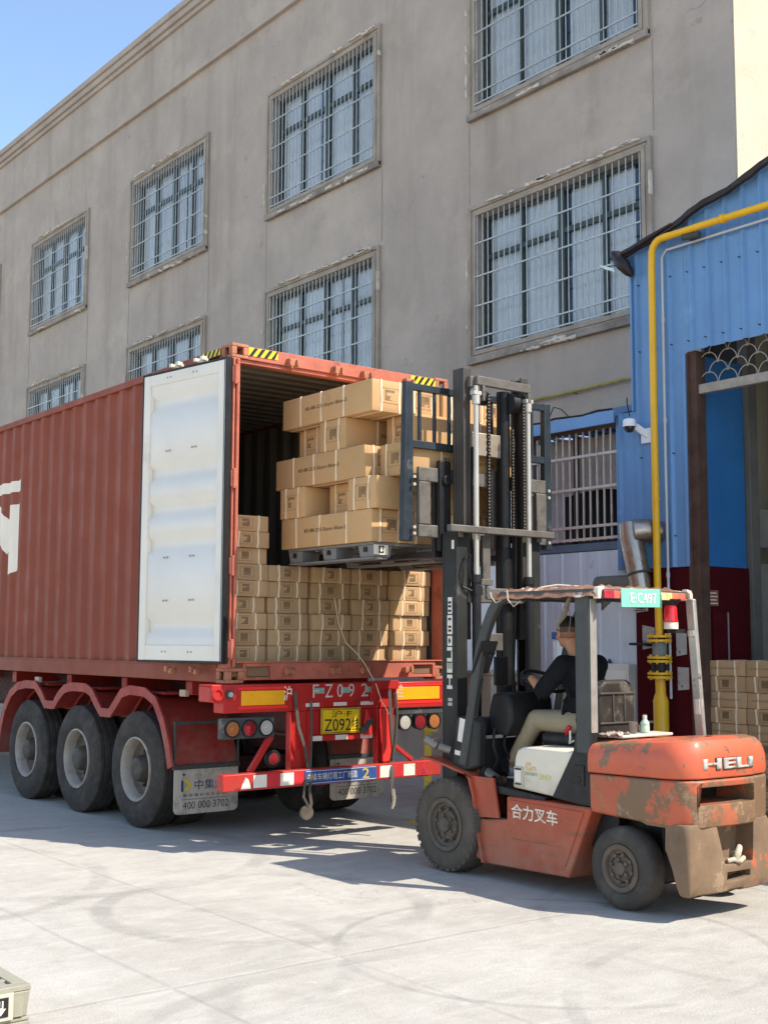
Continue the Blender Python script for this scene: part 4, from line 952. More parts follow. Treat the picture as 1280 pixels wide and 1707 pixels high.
# stack in the container: five columns
flats = [carton('carton', .425, 1.0, .1385, M_card2, (), (.10+dx, .325-dx), True, False, s, .006) for s, dx in ((1, 0), (2, .02), (3, -.015))]
xs_c = [5.475, 5.925, 6.385, 6.845, 7.295]; colname = ['far left', 'second from left', 'middle', 'second from right', 'far right']
for ci, x in enumerate(xs_c):
    n = 9 if ci == 0 else 6
    for r in range(n):
        y = 9.24+rd.uniform(-.028, .028)+(.02 if ci == 3 else 0)-(.05 if ci == 4 else 0)
        z = 1.548+r*.142
        lab = '%s carton from the top in the %s column inside the container' % (ORD[n-1-r], colname[ci]) if n-1-r else 'topmost carton of the %s column stacked inside the container' % colname[ci]
        if r == 0: lab = 'bottom carton of the %s column stacked inside the container' % colname[ci]
        o = put(flats[(r*2+ci+(r//3)) % 3], x+rd.uniform(-.008, .008), y, z, rd.uniform(-.022, .022), lab, 'flat cartons stacked inside the container')
# pallet load
longs = [carton('long_carton', .375, 1.31, .2625, M_card, (.34+dx, .72, 1.08-dx), (.09, .285), True, True, s, .006) for s, dx in ((5, 0), (6, .05))]
LZ = 2.535; LH = .2665; G = 'long cartons loaded on the lifted pallet'
def lay(k, x, y, z, along_y, lab):
    z = LZ+LH*z
    if along_y: put(longs[k], x, y, z, 0, lab, G)
    else: put(longs[k], x, y, z, -math.pi/2, lab, G)   # end faces -X; local x -> -Y
W_ = .378
for i, nm in enumerate(('left edge', 'second from left', 'third from left', 'right edge')):
    lay(i % 2, 6.02+W_*i, 7.88+(0, .01, -.01, .01)[i], 0, True, 'carton lying lengthwise in the bottom layer of the lifted load, %s' % nm)
lay(0, 6.02, 8.20, 1, False, 'second-layer crosswise carton of the lifted load, nearest the mast, printed end showing')
lay(1, 6.17, 8.67, 1, False, 'recessed crosswise carton in the gap of the second layer of the lifted load')
lay(1, 6.01, 9.20, 1, False, 'second-layer crosswise carton of the lifted load, deepest into the container')
lay(1, 6.02, 7.98, 2, True, 'left lengthwise carton in the middle layer of the lifted load, text on its side')
lay(0, 6.17, 7.965, 2, False, 'middle-layer crosswise carton jutting out towards the backrest from the lifted load')
for i in (1, 2, 3): lay(0, 6.02+W_*i, 8.0, 2, True, 'lengthwise carton in the middle layer of the lifted load, %s' % ('second from left', 'third from left', 'right edge')[i-1])
lay(0, 6.03, 8.63, 3, False, 'fourth-layer crosswise carton of the lifted load with its printed end flush')
lay(1, 6.16, 9.13, 3, False, 'fourth-layer crosswise carton of the lifted load, set back deepest in the container')
lay(1, 6.36, 8.12, 3, False, 'fourth-layer crosswise carton behind the backrest, its end far back under the top carton')
for i, nm in enumerate(('left edge', 'second from left', 'third from left', 'right edge')):
    lay((i+1) % 2, 6.02+W_*i, 7.88+(0, .03, .0, .02)[i], 4, True, 'top-layer carton of the lifted load, %s, lying lengthwise' % nm)
# stack in the workshop doorway
sq = [carton('square_carton', .425, .425, .1385, M_card2, (), (.10, .325), True, False, 21, .003), carton('square_carton', .425, .425, .1385, M_card2, (.10, .30), (.10, .31), False, True, 22, .003)]
sq2 = carton('square_carton', .425, .425, .1385, M_card2, (), (.12, .31), False, False, 23, .003)
text('printed_text', '83-88-225-Slayer-Blue-2', M_print2, sq2, (.05, -.0055, .06), (1, 0, 0), (0, 0, 1), .018, width=.31)
for ci, y in enumerate((7.395, 6.96)):
    for r in range(10):
        p = sq[0] if r % 2 == 0 else sq2
        o = put(p, (9.63+rd.uniform(-.008, .008))*KW, (y+rd.uniform(-.006, .006))*KW, .004+r*.1553, -math.pi/2, '%s in the %s column of the stack in the workshop doorway' % ('topmost carton' if r == 9 else 'bottom carton' if r == 0 else ORD[9-r]+' carton from the top', ('left', 'right')[ci]), 'cartons stacked in the workshop doorway')
        o.scale = (KW, KW, 1.09)
# drop the unused prototype
def drop(o):
    for ch in list(o.children): drop(ch)
    bpy.data.objects.remove(o)
drop(sq[1])
# pallets
M_pal = mat('grey_plastic', (.16, .165, .17), .55, var=.15, vs=5, bump=.1, bs=30, worn=(.24, .24, .235), ws=5, wt=.58)
M_pal2 = mat('pale_grey_plastic', (.25, .255, .215), .6, var=.12, vs=5, bump=.15, bs=30, streak=(.22, .21, .17), ss=(12, 12, 1.5), st=.52, worn2=(.14, .13, .11), w2s=9, w2t=.67)
def pallet(name, label, x0, x1, y0, y1, z0_, h, m_, feet=3, grid=True, group=None):
    t = thing(name, label, 'pallet', ((x0+x1)/2, (y0+y1)/2, z0_), group)
    c = MB(); z1_ = z0_+h
    zt = z1_-.022
    if grid:
        for q in ((x0, x1, y0, y0+.06), (x0, x1, y1-.06, y1), (x0, x0+.06, y0+.06, y1-.06), (x1-.06, x1, y0+.06, y1-.06)): c.box(q[0], q[1], q[2], q[3], zt, z1_)
        n = int((x1-x0-.12)/.075)
        for i in range(n):
            x = x0+.06+(x1-x0-.12)*(i+.5)/n; c.box(x-.018, x+.018, y0+.06, y1-.06, zt+.001, z1_-.001)
        n = int((y1-y0-.12)/.16)
        for i in range(n):
            y = y0+.06+(y1-y0-.12)*(i+.5)/n; c.box(x0+.06, x1-.06, y-.016, y+.016, zt-.012, z1_-.003)
    c.build('deck', m_, t, bevel=.003)
    ins = []
    for i in range(3):
        for j in range(3):
            a = x0+(x1-x0-.2)*i/2; b_ = y0+(y1-y0-.2)*j/2
            c = MB(); c.hexa([(a+.012, b_+.012, z0_+.016), (a+.188, b_+.012, z0_+.016), (a+.188, b_+.188, z0_+.016), (a+.012, b_+.188, z0_+.016)], [(a, b_, zt-.001), (a+.2, b_, zt-.001), (a+.2, b_+.2, zt-.001), (a, b_+.2, zt-.001)])
            f_ = c.build('foot', m_, t, bevel=.006)
            if i == 0:
                c = MB(); zz = (z0_+zt)/2; c.box(a-.003, a+.004, b_+.075, b_+.125, zz+.002, zz+.042); c.build('foot_mark', M_blk, f_)
    c = MB()
    for i in range(3):
        a = x0+(x1-x0-.16)*i/2; c.box(a, a+.16, y0+.01, y1-.01, z0_, z0_+.015)
    c.build('skid', m_, t, bevel=.003)
    return t
def arrow_mark(t, x, y, z, s):
    c = MB(); c.box(x-s*.42, x+s*.42, y-.002, y, z-s*.5, z+s*.5); mk = c.build('arrow_mark', M_blk, t)
    c = MB(); c.prism([(x, z-s*.40), (x+s*.28, z-s*.05), (x+s*.13, z-s*.05), (x+s*.13, z+s*.36), (x+s*.05, z+s*.36), (x+s*.05, z+.0), (x-s*.05, z+.0), (x-s*.05, z+s*.36), (x-s*.13, z+s*.36), (x-s*.13, z-s*.05), (x-s*.28, z-s*.05)], 'y', y-.0035, y-.002); c.build('arrow', M_wht, mk)
t = pallet('plastic_pallet', 'dark grey plastic pallet lifted on the forks under the long cartons', 6.05, 7.47, 7.90, 9.12, 2.395, .137, M_pal)
c = MB(); c.box(6.06, 6.20, 7.892, 7.899, 2.43, 2.51); c.build('label_plate', M_wht, t); arrow_mark(t, 6.13, 7.891, 2.472, .06)
for k, z in enumerate((.004, .152)):
    lab = ('lower pale grey plastic pallet at the bottom left corner of the yard', 'upper pale grey plastic pallet with a black arrow mark, bottom left corner')[k]
    t = pallet('plastic_pallet', lab, .95, 2.15, 5.15, 6.15, z, .146, M_pal2, group='pale plastic pallets stacked in the yard')
    c = MB(); c.box(.98, 2.12, 5.152, 5.162, z+.02, z+.120); c.box(2.138, 2.148, 5.18, 6.12, z+.02, z+.120); c.build('side_panel', M_pal2, t, bevel=.003)
    c = MB(); c.box(1.965, 2.075, 5.148, 5.152, z+.015, z+.125); c.build('mark_border', mat('pale_rim', (.38, .38, .34), .6, var=.1), t, bevel=.001); arrow_mark(t, 2.02, 5.147, z+.07, .078)
# packing twine hanging out of the load
c = MB(); c.tube([(6.60, 9.19, 2.12), (6.62, 9.15, 1.9), (6.68, 9.12, 1.72), (6.76, 9.05, 1.62), (6.80, 8.98, 1.52), (6.86, 8.90, 1.35), (6.90, 8.87, 1.2), (6.98, 8.86, 1.08)], .004, 5)
tag(c.build('packing_twine', M_band, local=(6.8, 9, 1.5)), 'loose pale packing twine hanging from the cartons over the container sill', 'twine')
# ================================================================ forklift
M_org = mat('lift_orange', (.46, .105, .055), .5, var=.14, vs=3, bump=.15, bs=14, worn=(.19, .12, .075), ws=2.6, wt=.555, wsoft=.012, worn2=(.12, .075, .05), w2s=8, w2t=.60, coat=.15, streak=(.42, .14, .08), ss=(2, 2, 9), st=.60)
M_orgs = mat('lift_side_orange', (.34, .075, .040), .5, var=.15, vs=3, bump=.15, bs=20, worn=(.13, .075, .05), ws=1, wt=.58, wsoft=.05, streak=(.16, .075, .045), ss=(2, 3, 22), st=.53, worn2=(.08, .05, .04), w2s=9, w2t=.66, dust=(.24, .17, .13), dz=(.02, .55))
M_cw = mat('counterweight_mud', (.17, .12, .08), .7, var=.25, vs=3, bump=.3, bs=25, worn=(.38, .11, .055), ws=2.2, wt=.62, wsoft=.02, streak=(.13, .09, .06), ss=(5, 5, 3), st=.55, worn2=(.27, .20, .14), w2s=6, w2t=.60, spec=.3)
M_cwo = mat('counterweight_orange', (.40, .10, .052), .5, var=.15, vs=3, bump=.2, bs=20, worn=(.16, .105, .065), ws=1.7, wt=.49, wsoft=.03, streak=(.20, .12, .07), ss=(3, 3, 1.2), st=.5, worn2=(.25, .17, .11), w2s=7, w2t=.58, spec=.4)
M_mast = mat('mast_grey', (.020, .022, .022), .5, var=.2, vs=4, bump=.1, bs=20, worn=(.075, .07, .065), ws=4, wt=.6, wsoft=.1)
M_pillar = mat('pillar_grey', (.05, .055, .057), .5, var=.12, vs=4, worn=(.12, .12, .115), ws=6, wt=.66)
M_steel = mat('worn_steel', (.20, .19, .175), .45, var=.2, vs=6, metal=.5, worn=(.10, .09, .08), ws=6, wt=.55, wsoft=.15)
M_carr = mat('carriage_grey', (.11, .107, .10), .55, var=.2, vs=8, bump=.2, worn=(.07, .065, .06), ws=5, wt=.55, wsoft=.1, metal=.2)
M_rest = mat('backrest_blue_black', (.018, .026, .036), .45, var=.2, vs=6, worn=(.07, .075, .08), ws=6, wt=.62)
M_chrome = mat('cylinder_rod', (.40, .41, .40), .4, metal=.2, var=.06, vs=5, rvar=0)
M_irail = mat('inner_rail_grey', (.050, .047, .043), .5, var=.25, vs=3, streak=(.03, .028, .026), ss=(9, 9, 1), st=.5)
M_cylb = mat('cylinder_black', (.008, .008, .008), .5, var=.3, vs=6)
M_plas = mat('black_plastic', (.015, .0155, .017), .5, var=.2, vs=6, bump=.1)
M_cover = mat('cream_cover', (.60, .59, .52), .5, var=.06, vs=3, bump=.06, bs=12, streak=(.42, .40, .33), ss=(5, 5, 5), st=.58, worn2=(.22, .19, .15), w2s=9, w2t=.69, dust=(.34, .31, .26), dz=(.62, .85))
M_dtyre = mat('dusty_tyre', (.085, .075, .066), .9, var=.2, vs=6, bump=.5, bs=45, worn=(.12, .105, .09), ws=4, wt=.55, wsoft=.15)
M_drim = mat('dusty_rim', (.11, .093, .078), .85, var=.2, vs=8, bump=.35, worn=(.07, .06, .055), ws=7, wt=.56, wsoft=.1)
M_tape = mat('brown_tape_wrap', (.22, .12, .085), .35, var=.3, vs=8, bump=.7, bs=14, worn=(.50, .42, .36), ws=7, wt=.56, wsoft=.05)
M_green = mat('plate_green', (.16, .46, .38), .45, var=.08, vs=8)
M_paper = mat('paper_white', (.62, .62, .60), .7, var=.08, vs=12)
M_lettg = mat('letter_grey', (.36, .36, .35), .5, var=.2, vs=15, worn=(.2, .16, .13), ws=10, wt=.6)
lf = thing('forklift', 'worn orange forklift with raised mast, dark overhead guard and cream engine cover', 'forklift', (6.88, 6.4, 0))
XL, XR = 6.31, 7.355
def boolean(o, cutter):
    me = bpy.data.meshes.new('cut'); me.from_pydata([v for v in cutter.v], [], cutter.f)
    bm = bmesh.new(); bm.from_mesh(me); bmesh.ops.recalc_face_normals(bm, faces=bm.faces); bm.to_mesh(me); bm.free()
    co = bpy.data.objects.new('cut', me); col.objects.link(co)
    md = o.modifiers.new('b', 'BOOLEAN'); md.operation = 'DIFFERENCE'; md.object = co; md.solver = 'EXACT'
    dg = bpy.context.evaluated_depsgraph_get(); dg.update()
    nm = bpy.data.meshes.new_from_object(o.evaluated_get(dg)); o.modifiers.clear(); o.data = nm
    bpy.data.objects.remove(co)
# --- lower frame
c = MB()
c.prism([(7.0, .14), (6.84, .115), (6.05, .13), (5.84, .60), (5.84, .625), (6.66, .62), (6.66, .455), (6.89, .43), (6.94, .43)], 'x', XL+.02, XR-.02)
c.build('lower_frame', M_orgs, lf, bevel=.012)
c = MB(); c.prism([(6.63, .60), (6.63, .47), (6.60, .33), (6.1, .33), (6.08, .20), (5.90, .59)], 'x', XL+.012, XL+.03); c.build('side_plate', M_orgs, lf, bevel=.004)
def fend(xa, xb):
    pts = [(7.60, .835), (7.50, .835), (7.30, .80), (7.10, .755), (7.05, .72), (7.005, .60), (6.985, .45), (6.95, .30), (6.90, .12)]
    c = MB(); vs = []; n = len(pts)
    for i, p in enumerate(pts):
        a = Vector(pts[max(0, i-1)]); b_ = Vector(pts[min(n-1, i+1)]); t_ = (b_-a).normalized(); nr = Vector((t_.y, -t_.x))*.02
        q_ = Vector(p)+nr*(1 if nr.y < 0 or i > 4 else -1)*.9
        q_ = Vector((p[0]-.02 if i > 3 else p[0], p[1]-(.018 if i <= 3 else 0)))
        vs += [(xa, *p), (xb, *p), (xb, *q_), (xa, *q_)]
    c.add(vs, [tuple(4*i+k for k in (a, b_, b_+4, a+4)) for i in range(n-1) for a, b_ in ((0, 1), (1, 2), (2, 3), (3, 0))]+[(0, 1, 2, 3), tuple(4*(n-1)+k for k in (3, 2, 1, 0))])
    c.prism([(7.05, .735), (6.99, .60), (6.97, .44), (6.74, .455), (6.80, .735)], 'x', xa+.03, xa+.05)
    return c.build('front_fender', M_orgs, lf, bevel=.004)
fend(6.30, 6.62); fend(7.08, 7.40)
c = MB(); c.box(XL+.04, XL+.22, 6.68, 6.93, .435, .45); c.box(XL+.03, XL+.05, 6.67, 6.95, .445, .46); c.build('step', M_plas, lf, bevel=.004)
c = MB(); c.prism([(7.02, .64), (6.30, .60), (6.30, .645), (7.0, .70)], 'x', XL+.05, XR-.05); c.box(6.42, 7.34, 7.00, 7.05, .62, 1.0); c.build('floor_plate', M_plas, lf, bevel=.004)
for yy in (6.86, 6.79):
    c = MB(); c.lathe((6.40, yy, .715), (1, 0, 0), [(0, .032), (.02, .034), (.03, .03), (.03, .012), (0, .012)], 16); c.build('tow_lug', M_rust, lf, smooth=40)
# front cowl pillars, black
for xa in (6.355, 7.27):
    c = MB(); c.prism([(7.30, .76), (7.12, .755), (6.99, .80), (6.985, 1.13), (7.06, 1.175), (7.25, 1.165), (7.27, 1.0)], 'x', xa, xa+.09); cw_ = c.build('cowl_pillar', M_mast, lf, bevel=.02)
    if xa < 7:
        c = MB(); c.hexa([(xa-.001, 7.22, .98), (xa-.004, 7.22, .98), (xa-.004, 7.12, .96), (xa-.001, 7.12, .96)], [(xa-.001, 7.19, 1.155), (xa-.004, 7.19, 1.155), (xa-.004, 7.10, 1.14), (xa-.001, 7.10, 1.14)]); c.build('sticker', M_paper, cw_)
        c = MB(); c.hexa([(xa-.001, 7.25, .875), (xa-.004, 7.25, .875), (xa-.004, 7.15, .865), (xa-.001, 7.15, .865)], [(xa-.001, 7.25, .91), (xa-.004, 7.25, .91), (xa-.004, 7.15, .90), (xa-.001, 7.15, .90)]); c.build('sticker', M_paper, cw_)
c = MB(); c.box(6.44, 7.34, 7.06, 7.20, 1.02, 1.16); c.prism([(7.06, 1.05), (6.86, 1.02), (6.80, 1.14), (6.82, 1.30), (6.88, 1.36), (7.02, 1.34), (7.06, 1.2)], 'x', 6.52, 6.98); c.build('dashboard', M_plas, lf, bevel=.03, seg=3)
c = MB(); c.beam((6.9, 7.03, .70), (6.88, 6.84, 1.38), .13, .10, (0, 1, 0)); c.cyl((6.88, 6.86, 1.34), (6.87, 6.80, 1.43), .07, .05, n=16); c.build('steering_column', M_plas, lf, bevel=.015)
# steering wheel
sw = Vector((6.86, 6.795, 1.435)); ax = Vector((0.0, -.42, .9)).normalized(); u_, v_ = basis(ax)
c = MB(); ring = [sw+(u_*math.cos(a)+v_*math.sin(a))*.175 for a in [2*math.pi*k/36 for k in range(36)]]
k0 = len(c.v); vs = []; fs = []
for i, p in enumerate(ring):
    rdir = (p-sw).normalized()
    for j in range(8): b_ = 2*math.pi*j/8; vs.append(p+(rdir*math.cos(b_)+ax*math.sin(b_))*.0145)
for i in range(36):
    for j in range(8): fs.append((i*8+j, i*8+(j+1) % 8, ((i+1) % 36)*8+(j+1) % 8, ((i+1) % 36)*8+j))
c.add(vs, fs)
for a in (20, 140, 260): d_ = u_*math.cos(R(a))+v_*math.sin(R(a)); c.beam(sw-ax*.03, sw+d_*.17, .035, .012, ax)
c.cyl(sw-ax*.045, sw-ax*.005, .045, n=20); c.build('steering_wheel', M_plas, lf, smooth=50)
c = MB(); p = sw+(Vector((-.12, .12, 0))); c.cyl(p, p+ax*.05, .02, .026, n=14); c.build('steering_knob', M_plas, lf, smooth=40)
for i, (dx, h) in enumerate(((0, .30), (.07, .26), (.14, .26))):
    c = MB(); c.tube([(6.98+dx, 7.08, 1.12), (6.98+dx, 7.05, 1.2), (6.985+dx, 7.02, 1.12+h)], .010, 8); c.cyl((6.985+dx, 7.02, 1.10+h), (6.985+dx, 7.018, 1.155+h), .018, .02, n=12); c.build('control_lever', M_plas, lf, smooth=40)
# floor hoses and pedals
c = MB(); rd = random.Random(4)
for k in range(6):
    x = 6.5+.12*k; c.tube([(x, 7.0, .75), (x+.03, 6.96, .85), (x+rd.uniform(-.05, .05), 6.95, .95), (x+.02, 6.99, 1.08)], .013, 6)
c.build('hydraulic_hoses', M_plas, lf, smooth=50)
for x in (6.62, 6.98, 7.12):
    c = MB(); c.hexa([(x-.04, 6.98, .74), (x+.04, 6.98, .74), (x+.04, 6.97, .75), (x-.04, 6.97, .75)], [(x-.04, 7.01, .86), (x+.04, 7.01, .86), (x+.04, 7.0, .87), (x-.04, 7.0, .87)]); c.build('pedal', M_plas, lf)
# engine cover, cream, with latch and faded writing
c = MB(); c.prism([(6.625, .685), (6.60, .90), (6.575, .955), (6.52, .98), (5.98, .985), (5.98, .66), (6.18, .655)], 'x', XL+.045, XR-.045)
ec = c.build('engine_cover', M_cover, lf, bevel=.02, seg=3)
c = MB(); c.box(XL+.037, XL+.046, 6.505, 6.60, .70, .84); la = c.build('latch_plate', mat('latch_grey', (.40, .40, .38), .4, var=.1, metal=.3), ec, bevel=.004)
c = MB(); c.box(XL+.033, XL+.037, 6.525, 6.585, .73, .815); c.build('latch_handle', M_paper, la, bevel=.002)
c = MB(); c.box(XL+.031, XL+.036, 6.525, 6.585, .818, .828); c.box(XL+.031, XL+.036, 6.525, 6.585, .712, .722); c.build('latch_slot', M_blk, la)
lx = XL+.0435; RTt = (0, -1, 0)
M_fad_o = mat('faded_orange_print', (.62, .42, .22), .6, var=.2, vs=30); M_fad_g = mat('faded_green_print', (.28, .38, .27), .6, var=.3, vs=40); M_fad_y = mat('faded_yellow_print', (.52, .50, .20), .6, var=.2, vs=30)
text('writing', 'α', M_fad_o, ec, (lx, 6.485, .815), RTt, (0, 0, 1), .062, width=.055, bold=.02)
text('writing', 'm', M_fad_o, ec, (lx, 6.425, .82), RTt, (0, 0, 1), .03, width=.045)
text('writing', 'SERIES', M_fad_g, ec, (lx, 6.495, .785), RTt, (0, 0, 1), .024, width=.125, bold=.02)
text('writing', '30', M_fad_y, ec, (lx, 6.355, .765), RTt, (0, 0, 1), .038, width=.12, bold=.02)
text('writing', '合力叉车', mat('side_letter_cream', (.62, .58, .50), .6, var=.15, vs=20, worn=(.20, .09, .06), ws=14, wt=.56), lf, (XL+.0105, 6.60, .475), (0, -1, -.02), (0, 0, 1), .105, width=.46, depth=.002, bold=.02)
# black rear quarter panel and guard posts
c = MB(); c.prism([(6.215, .655), (6.005, .995), (5.985, 1.14), (5.84, 1.14), (5.84, .628), (5.95, .628)], 'x', XL+.028, XL+.10)
qp = c.build('quarter_panel', M_plas, lf, bevel=.010)
c = MB(); c.prism([(6.03, .78), (5.99, .90), (5.90, .90), (5.90, .76)], 'x', XL+.020, XL+.029); c.cyl((XL+.014, 5.95, .80), (XL+.03, 5.95, .80), .022, n=16); c.build('panel_knob', M_blk, qp, bevel=.004)
def post(x0, x1, y0, y1, zz0, zz1, dx=0, dy=0, m_=M_pillar, name='guard_post'):
    c = MB(); c.hexa([(x0, y0, zz0), (x1, y0, zz0), (x1, y1, zz0), (x0, y1, zz0)], [(x0+dx, y0+dy, zz1), (x1+dx, y0+dy, zz1), (x1+dx, y1+dy, zz1), (x0+dx, y1+dy, zz1)]); return c.build(name, m_, lf, bevel=.008)
p = post(6.335, 6.405, 5.845, 5.975, .98, 2.06)
M_sunpost = mat('sunlit_post_grey', (.33, .34, .33), .4, var=.15, vs=8, metal=.4, worn=(.12, .12, .12), ws=8, wt=.62)  # pale grey puts the sunlight on the rear of the posts into the colour
c = MB(); c.box(6.345, 6.407, 5.836, 5.844, 1.12, 2.03); c.build('post_sunlit_face', M_sunpost, p, bevel=.002)
p2 = post(7.315, 7.355, 5.66, 5.73, 1.03, 2.05, dx=-.0, dy=.07, m_=M_sunpost)
c = MB(); c.cyl((7.335, 5.71, 1.22), (7.335, 5.715, 1.33), .036, n=8); c.cyl((7.335, 5.75, 1.78), (7.335, 5.753, 1.82), .038, n=8); c.build('tape_wrap', mat('pale_tape', (.42, .42, .40), .5, var=.2, vs=20), p2)
for X_ in (6.37, 7.31):
    c = MB(); pts = [(7.16, .80), (7.115, 1.0), (7.07, 1.2), (7.02, 1.45), (6.975, 1.65), (6.91, 1.82), (6.84, 1.95), (6.77, 2.035), (6.68, 2.075)]
    P3 = [(X_, *q_) for q_ in pts]
    def fr(i, P3=P3):
        a = Vector(P3[max(0, i-1)]); b_ = Vector(P3[min(len(P3)-1, i+1)]); d_ = (b_-a).normalized(); return Vector((1, 0, 0)), d_.cross(Vector((1, 0, 0)))
    c.sweep([(-.028, -.04), (.028, -.04), (.028, .04), (-.028, .04)], P3, fr); p = c.build('guard_front_post', M_pillar, lf, bevel=.008)
c = MB(); c.tube([(6.36, 7.03, 1.18), (6.37, 6.99, 1.32), (6.38, 6.96, 1.46)], .008, 6); c.build('wiper_cable', M_plas, lf)
# mirrors
c = MB(); c.hexa([(6.33, 7.03, 1.50), (6.46, 6.98, 1.50), (6.47, 7.0, 1.49), (6.34, 7.05, 1.49)], [(6.31, 6.90, 1.735), (6.44, 6.85, 1.735), (6.45, 6.87, 1.74), (6.32, 6.92, 1.74)]); mi = c.build('mirror', M_plas, lf, bevel=.03, seg=4)
c = MB(); c.beam((6.40, 6.90, 1.63), (6.55, 7.02, 1.65), .02, .02); c.build('mirror_arm', M_plas, mi)
c = MB(); c.box(6.56, 6.70, 7.02, 7.04, 1.40, 1.62); c.build('mirror', M_plas, lf, bevel=.03, seg=4)
# overhead guard
c = MB()
c.box(6.345, 6.40, 5.80, 6.74, 2.045, 2.10); c.box(7.30, 7.355, 5.80, 6.74, 2.045, 2.10); c.box(6.402, 7.298, 6.70, 6.76, 2.04, 2.095); c.box(6.402, 7.298, 5.80, 5.85, 2.04, 2.095)
for i in range(8): y = 5.93+.10*i; c.box(6.402, 7.298, y, y+.014, 2.05, 2.095)
gd = c.build('overhead_guard', M_pillar, lf, bevel=.004)
M_cord = mat('tie_cord', (.40, .37, .31), .8, var=.2)
# crumpled cover tied over the guard roof
c = MB(); N1, N2 = 26, 26; vs = []; rd = random.Random(8)
def wr(i, j): return .010*math.sin(i*1.7+j*.6)+.008*math.sin(j*2.3-i*.8)+rd.uniform(-.004, .004)
for i in range(N1+1):
    for j in range(N2+1):
        a, b_ = i/N1, j/N2; x = 6.325+1.045*a; y = 5.775+1.06*b_; z = 2.118+wr(i, j); ed = min(a, 1-a, b_, 1-b_)
        if ed == 0: z = 2.045+.006*math.sin(i+j*1.3); x += (-.012 if a == 0 else .012 if a == 1 else 0); y += (-.006 if b_ == 0 else .02 if b_ == 1 else 0)
        elif ed < 1.5/N1: z = 2.105+wr(i, j)*.5
        vs.append((x, y, z))
c.add(vs, [(i*(N2+1)+j, (i+1)*(N2+1)+j, (i+1)*(N2+1)+j+1, i*(N2+1)+j+1) for i in range(N1) for j in range(N2)])
c.build('roof_cover', M_tape, gd, smooth=60)
for pts in ([(6.31, 6.80, 2.10), (6.305, 6.78, 2.06), (6.31, 6.74, 2.02), (6.33, 6.70, 2.04)], [(6.31, 6.62, 2.11), (6.30, 6.60, 2.04), (6.31, 6.55, 1.99), (6.33, 6.50, 2.03)], [(6.33, 6.30, 2.12), (6.5, 6.3, 2.145), (6.9, 6.32, 2.14)]): c = MB(); c.tube(pts, .006, 6); c.build('tie_cord', M_cord, gd)
c = MB(); c.tube([(6.45, 6.12, 2.06), (6.47, 6.17, 2.0), (6.46, 6.20, 1.92), (6.44, 6.24, 1.86), (6.45, 6.23, 1.82)], [.010, .022, .026, .018, .006], 8, flat=.5); c.tube([(6.46, 6.15, 1.98), (6.43, 6.10, 1.90), (6.42, 6.11, 1.80)], .003, 5)
c.build('hanging_rag', mat('grey_rag', (.18, .175, .165), .7, var=.2, vs=20, bump=.4), gd, smooth=60)
# rear rail of the guard with coloured sheeting and the rounded white ends
segs = [(6.40, 6.50, (.38, .03, .05)), (6.50, 6.56, (.55, .12, .10)), (6.56, 6.64, (.72, .20, .05)), (6.64, 6.70, (.62, .50, .24)), (6.98, 7.06, (.55, .48, .28)), (7.06, 7.12, (.68, .50, .22)), (7.12, 7.19, (.62, .18, .09)), (7.19, 7.27, (.50, .13, .10))]
c = MB(); c.box(6.39, 7.28, 5.765, 5.80, 2.03, 2.10); rl = c.build('rear_rail', M_pillar, gd, bevel=.006)
for a, b_, cc in segs:
    c = MB(); c.box(a+.001, b_-.001, 5.757, 5.765, 2.035, 2.088); c.build('coloured_sheeting', mat('sheeting', cc, .35, var=.15, vs=14, worn=tuple(k*.6 for k in cc), ws=9, wt=.6, spec=.6), rl, bevel=.002)
for s_, xa in ((1, 6.335), (-1, 7.345)):
    c = MB(); pts = [(xa, 2.03), (xa+s_*.0, 2.085), (xa+s_*.015, 2.108), (xa+s_*.06, 2.118), (xa+s_*.065, 2.10), (xa+s_*.035, 2.085), (xa+s_*.028, 2.03)]
    c.prism(pts, 'y', 5.752, 5.80); c.build('end_cap', mat('cap_cream', (.60, .57, .48), .4, var=.15, vs=12), rl, bevel=.004)
c = MB(); c.prism([(6.405, 2.029), (6.405, 1.95), (6.43, 1.97), (6.50, 2.015), (6.56, 2.029)], 'y', 5.775, 5.79); c.build('corner_gusset', M_plas, rl)
# green plate and beacon
c = MB(); c.hexa([(6.55, 5.735, 1.975), (6.955, 5.735, 1.98), (6.955, 5.739, 1.98), (6.55, 5.739, 1.975)], [(6.57, 5.755, 2.105), (6.985, 5.755, 2.11), (6.985, 5.759, 2.11), (6.57, 5.759, 2.105)]); gp = c.build('number_plate', M_green, lf, bevel=.002)
text('plate_number', 'E·C497', M_paper, gp, (6.655, 5.7375, 2.005), (1, 0, 0), Vector((0, .154, 1)), .075, width=.275, bold=.01)
c = MB(); c.hexa([(6.955, 5.739, 1.982), (7.0, 5.755, 1.98), (7.0, 5.759, 1.98), (6.955, 5.743, 1.982)], [(6.985, 5.757, 2.108), (7.02, 5.765, 2.10), (7.02, 5.769, 2.10), (6.985, 5.761, 2.108)]); c.build('bent_corner', mat('plate_green_dark', (.05, .16, .12), .5), gp)
c = MB(); c.lathe((7.15, 5.80, 1.83), (0, 0, 1), [(0, .02), (0, .052), (.045, .052), (.048, .05)], 24); be = c.build('beacon', mat('beacon_base', (.60, .56, .50), .5, var=.15), lf, smooth=40)
c = MB(); c.lathe((7.15, 5.80, 1.83), (0, 0, 1), [(.049, .054), (.06, .055), (.06, .049), (.15, .045), (.17, .038), (.178, .02), (.18, .001)], 24); c.build('beacon_lens', mat('beacon_red', (.42, .015, .02), .18, var=.15, vs=20, coat=.6, emit=((.6, .01, .01), .12)), be, smooth=40)
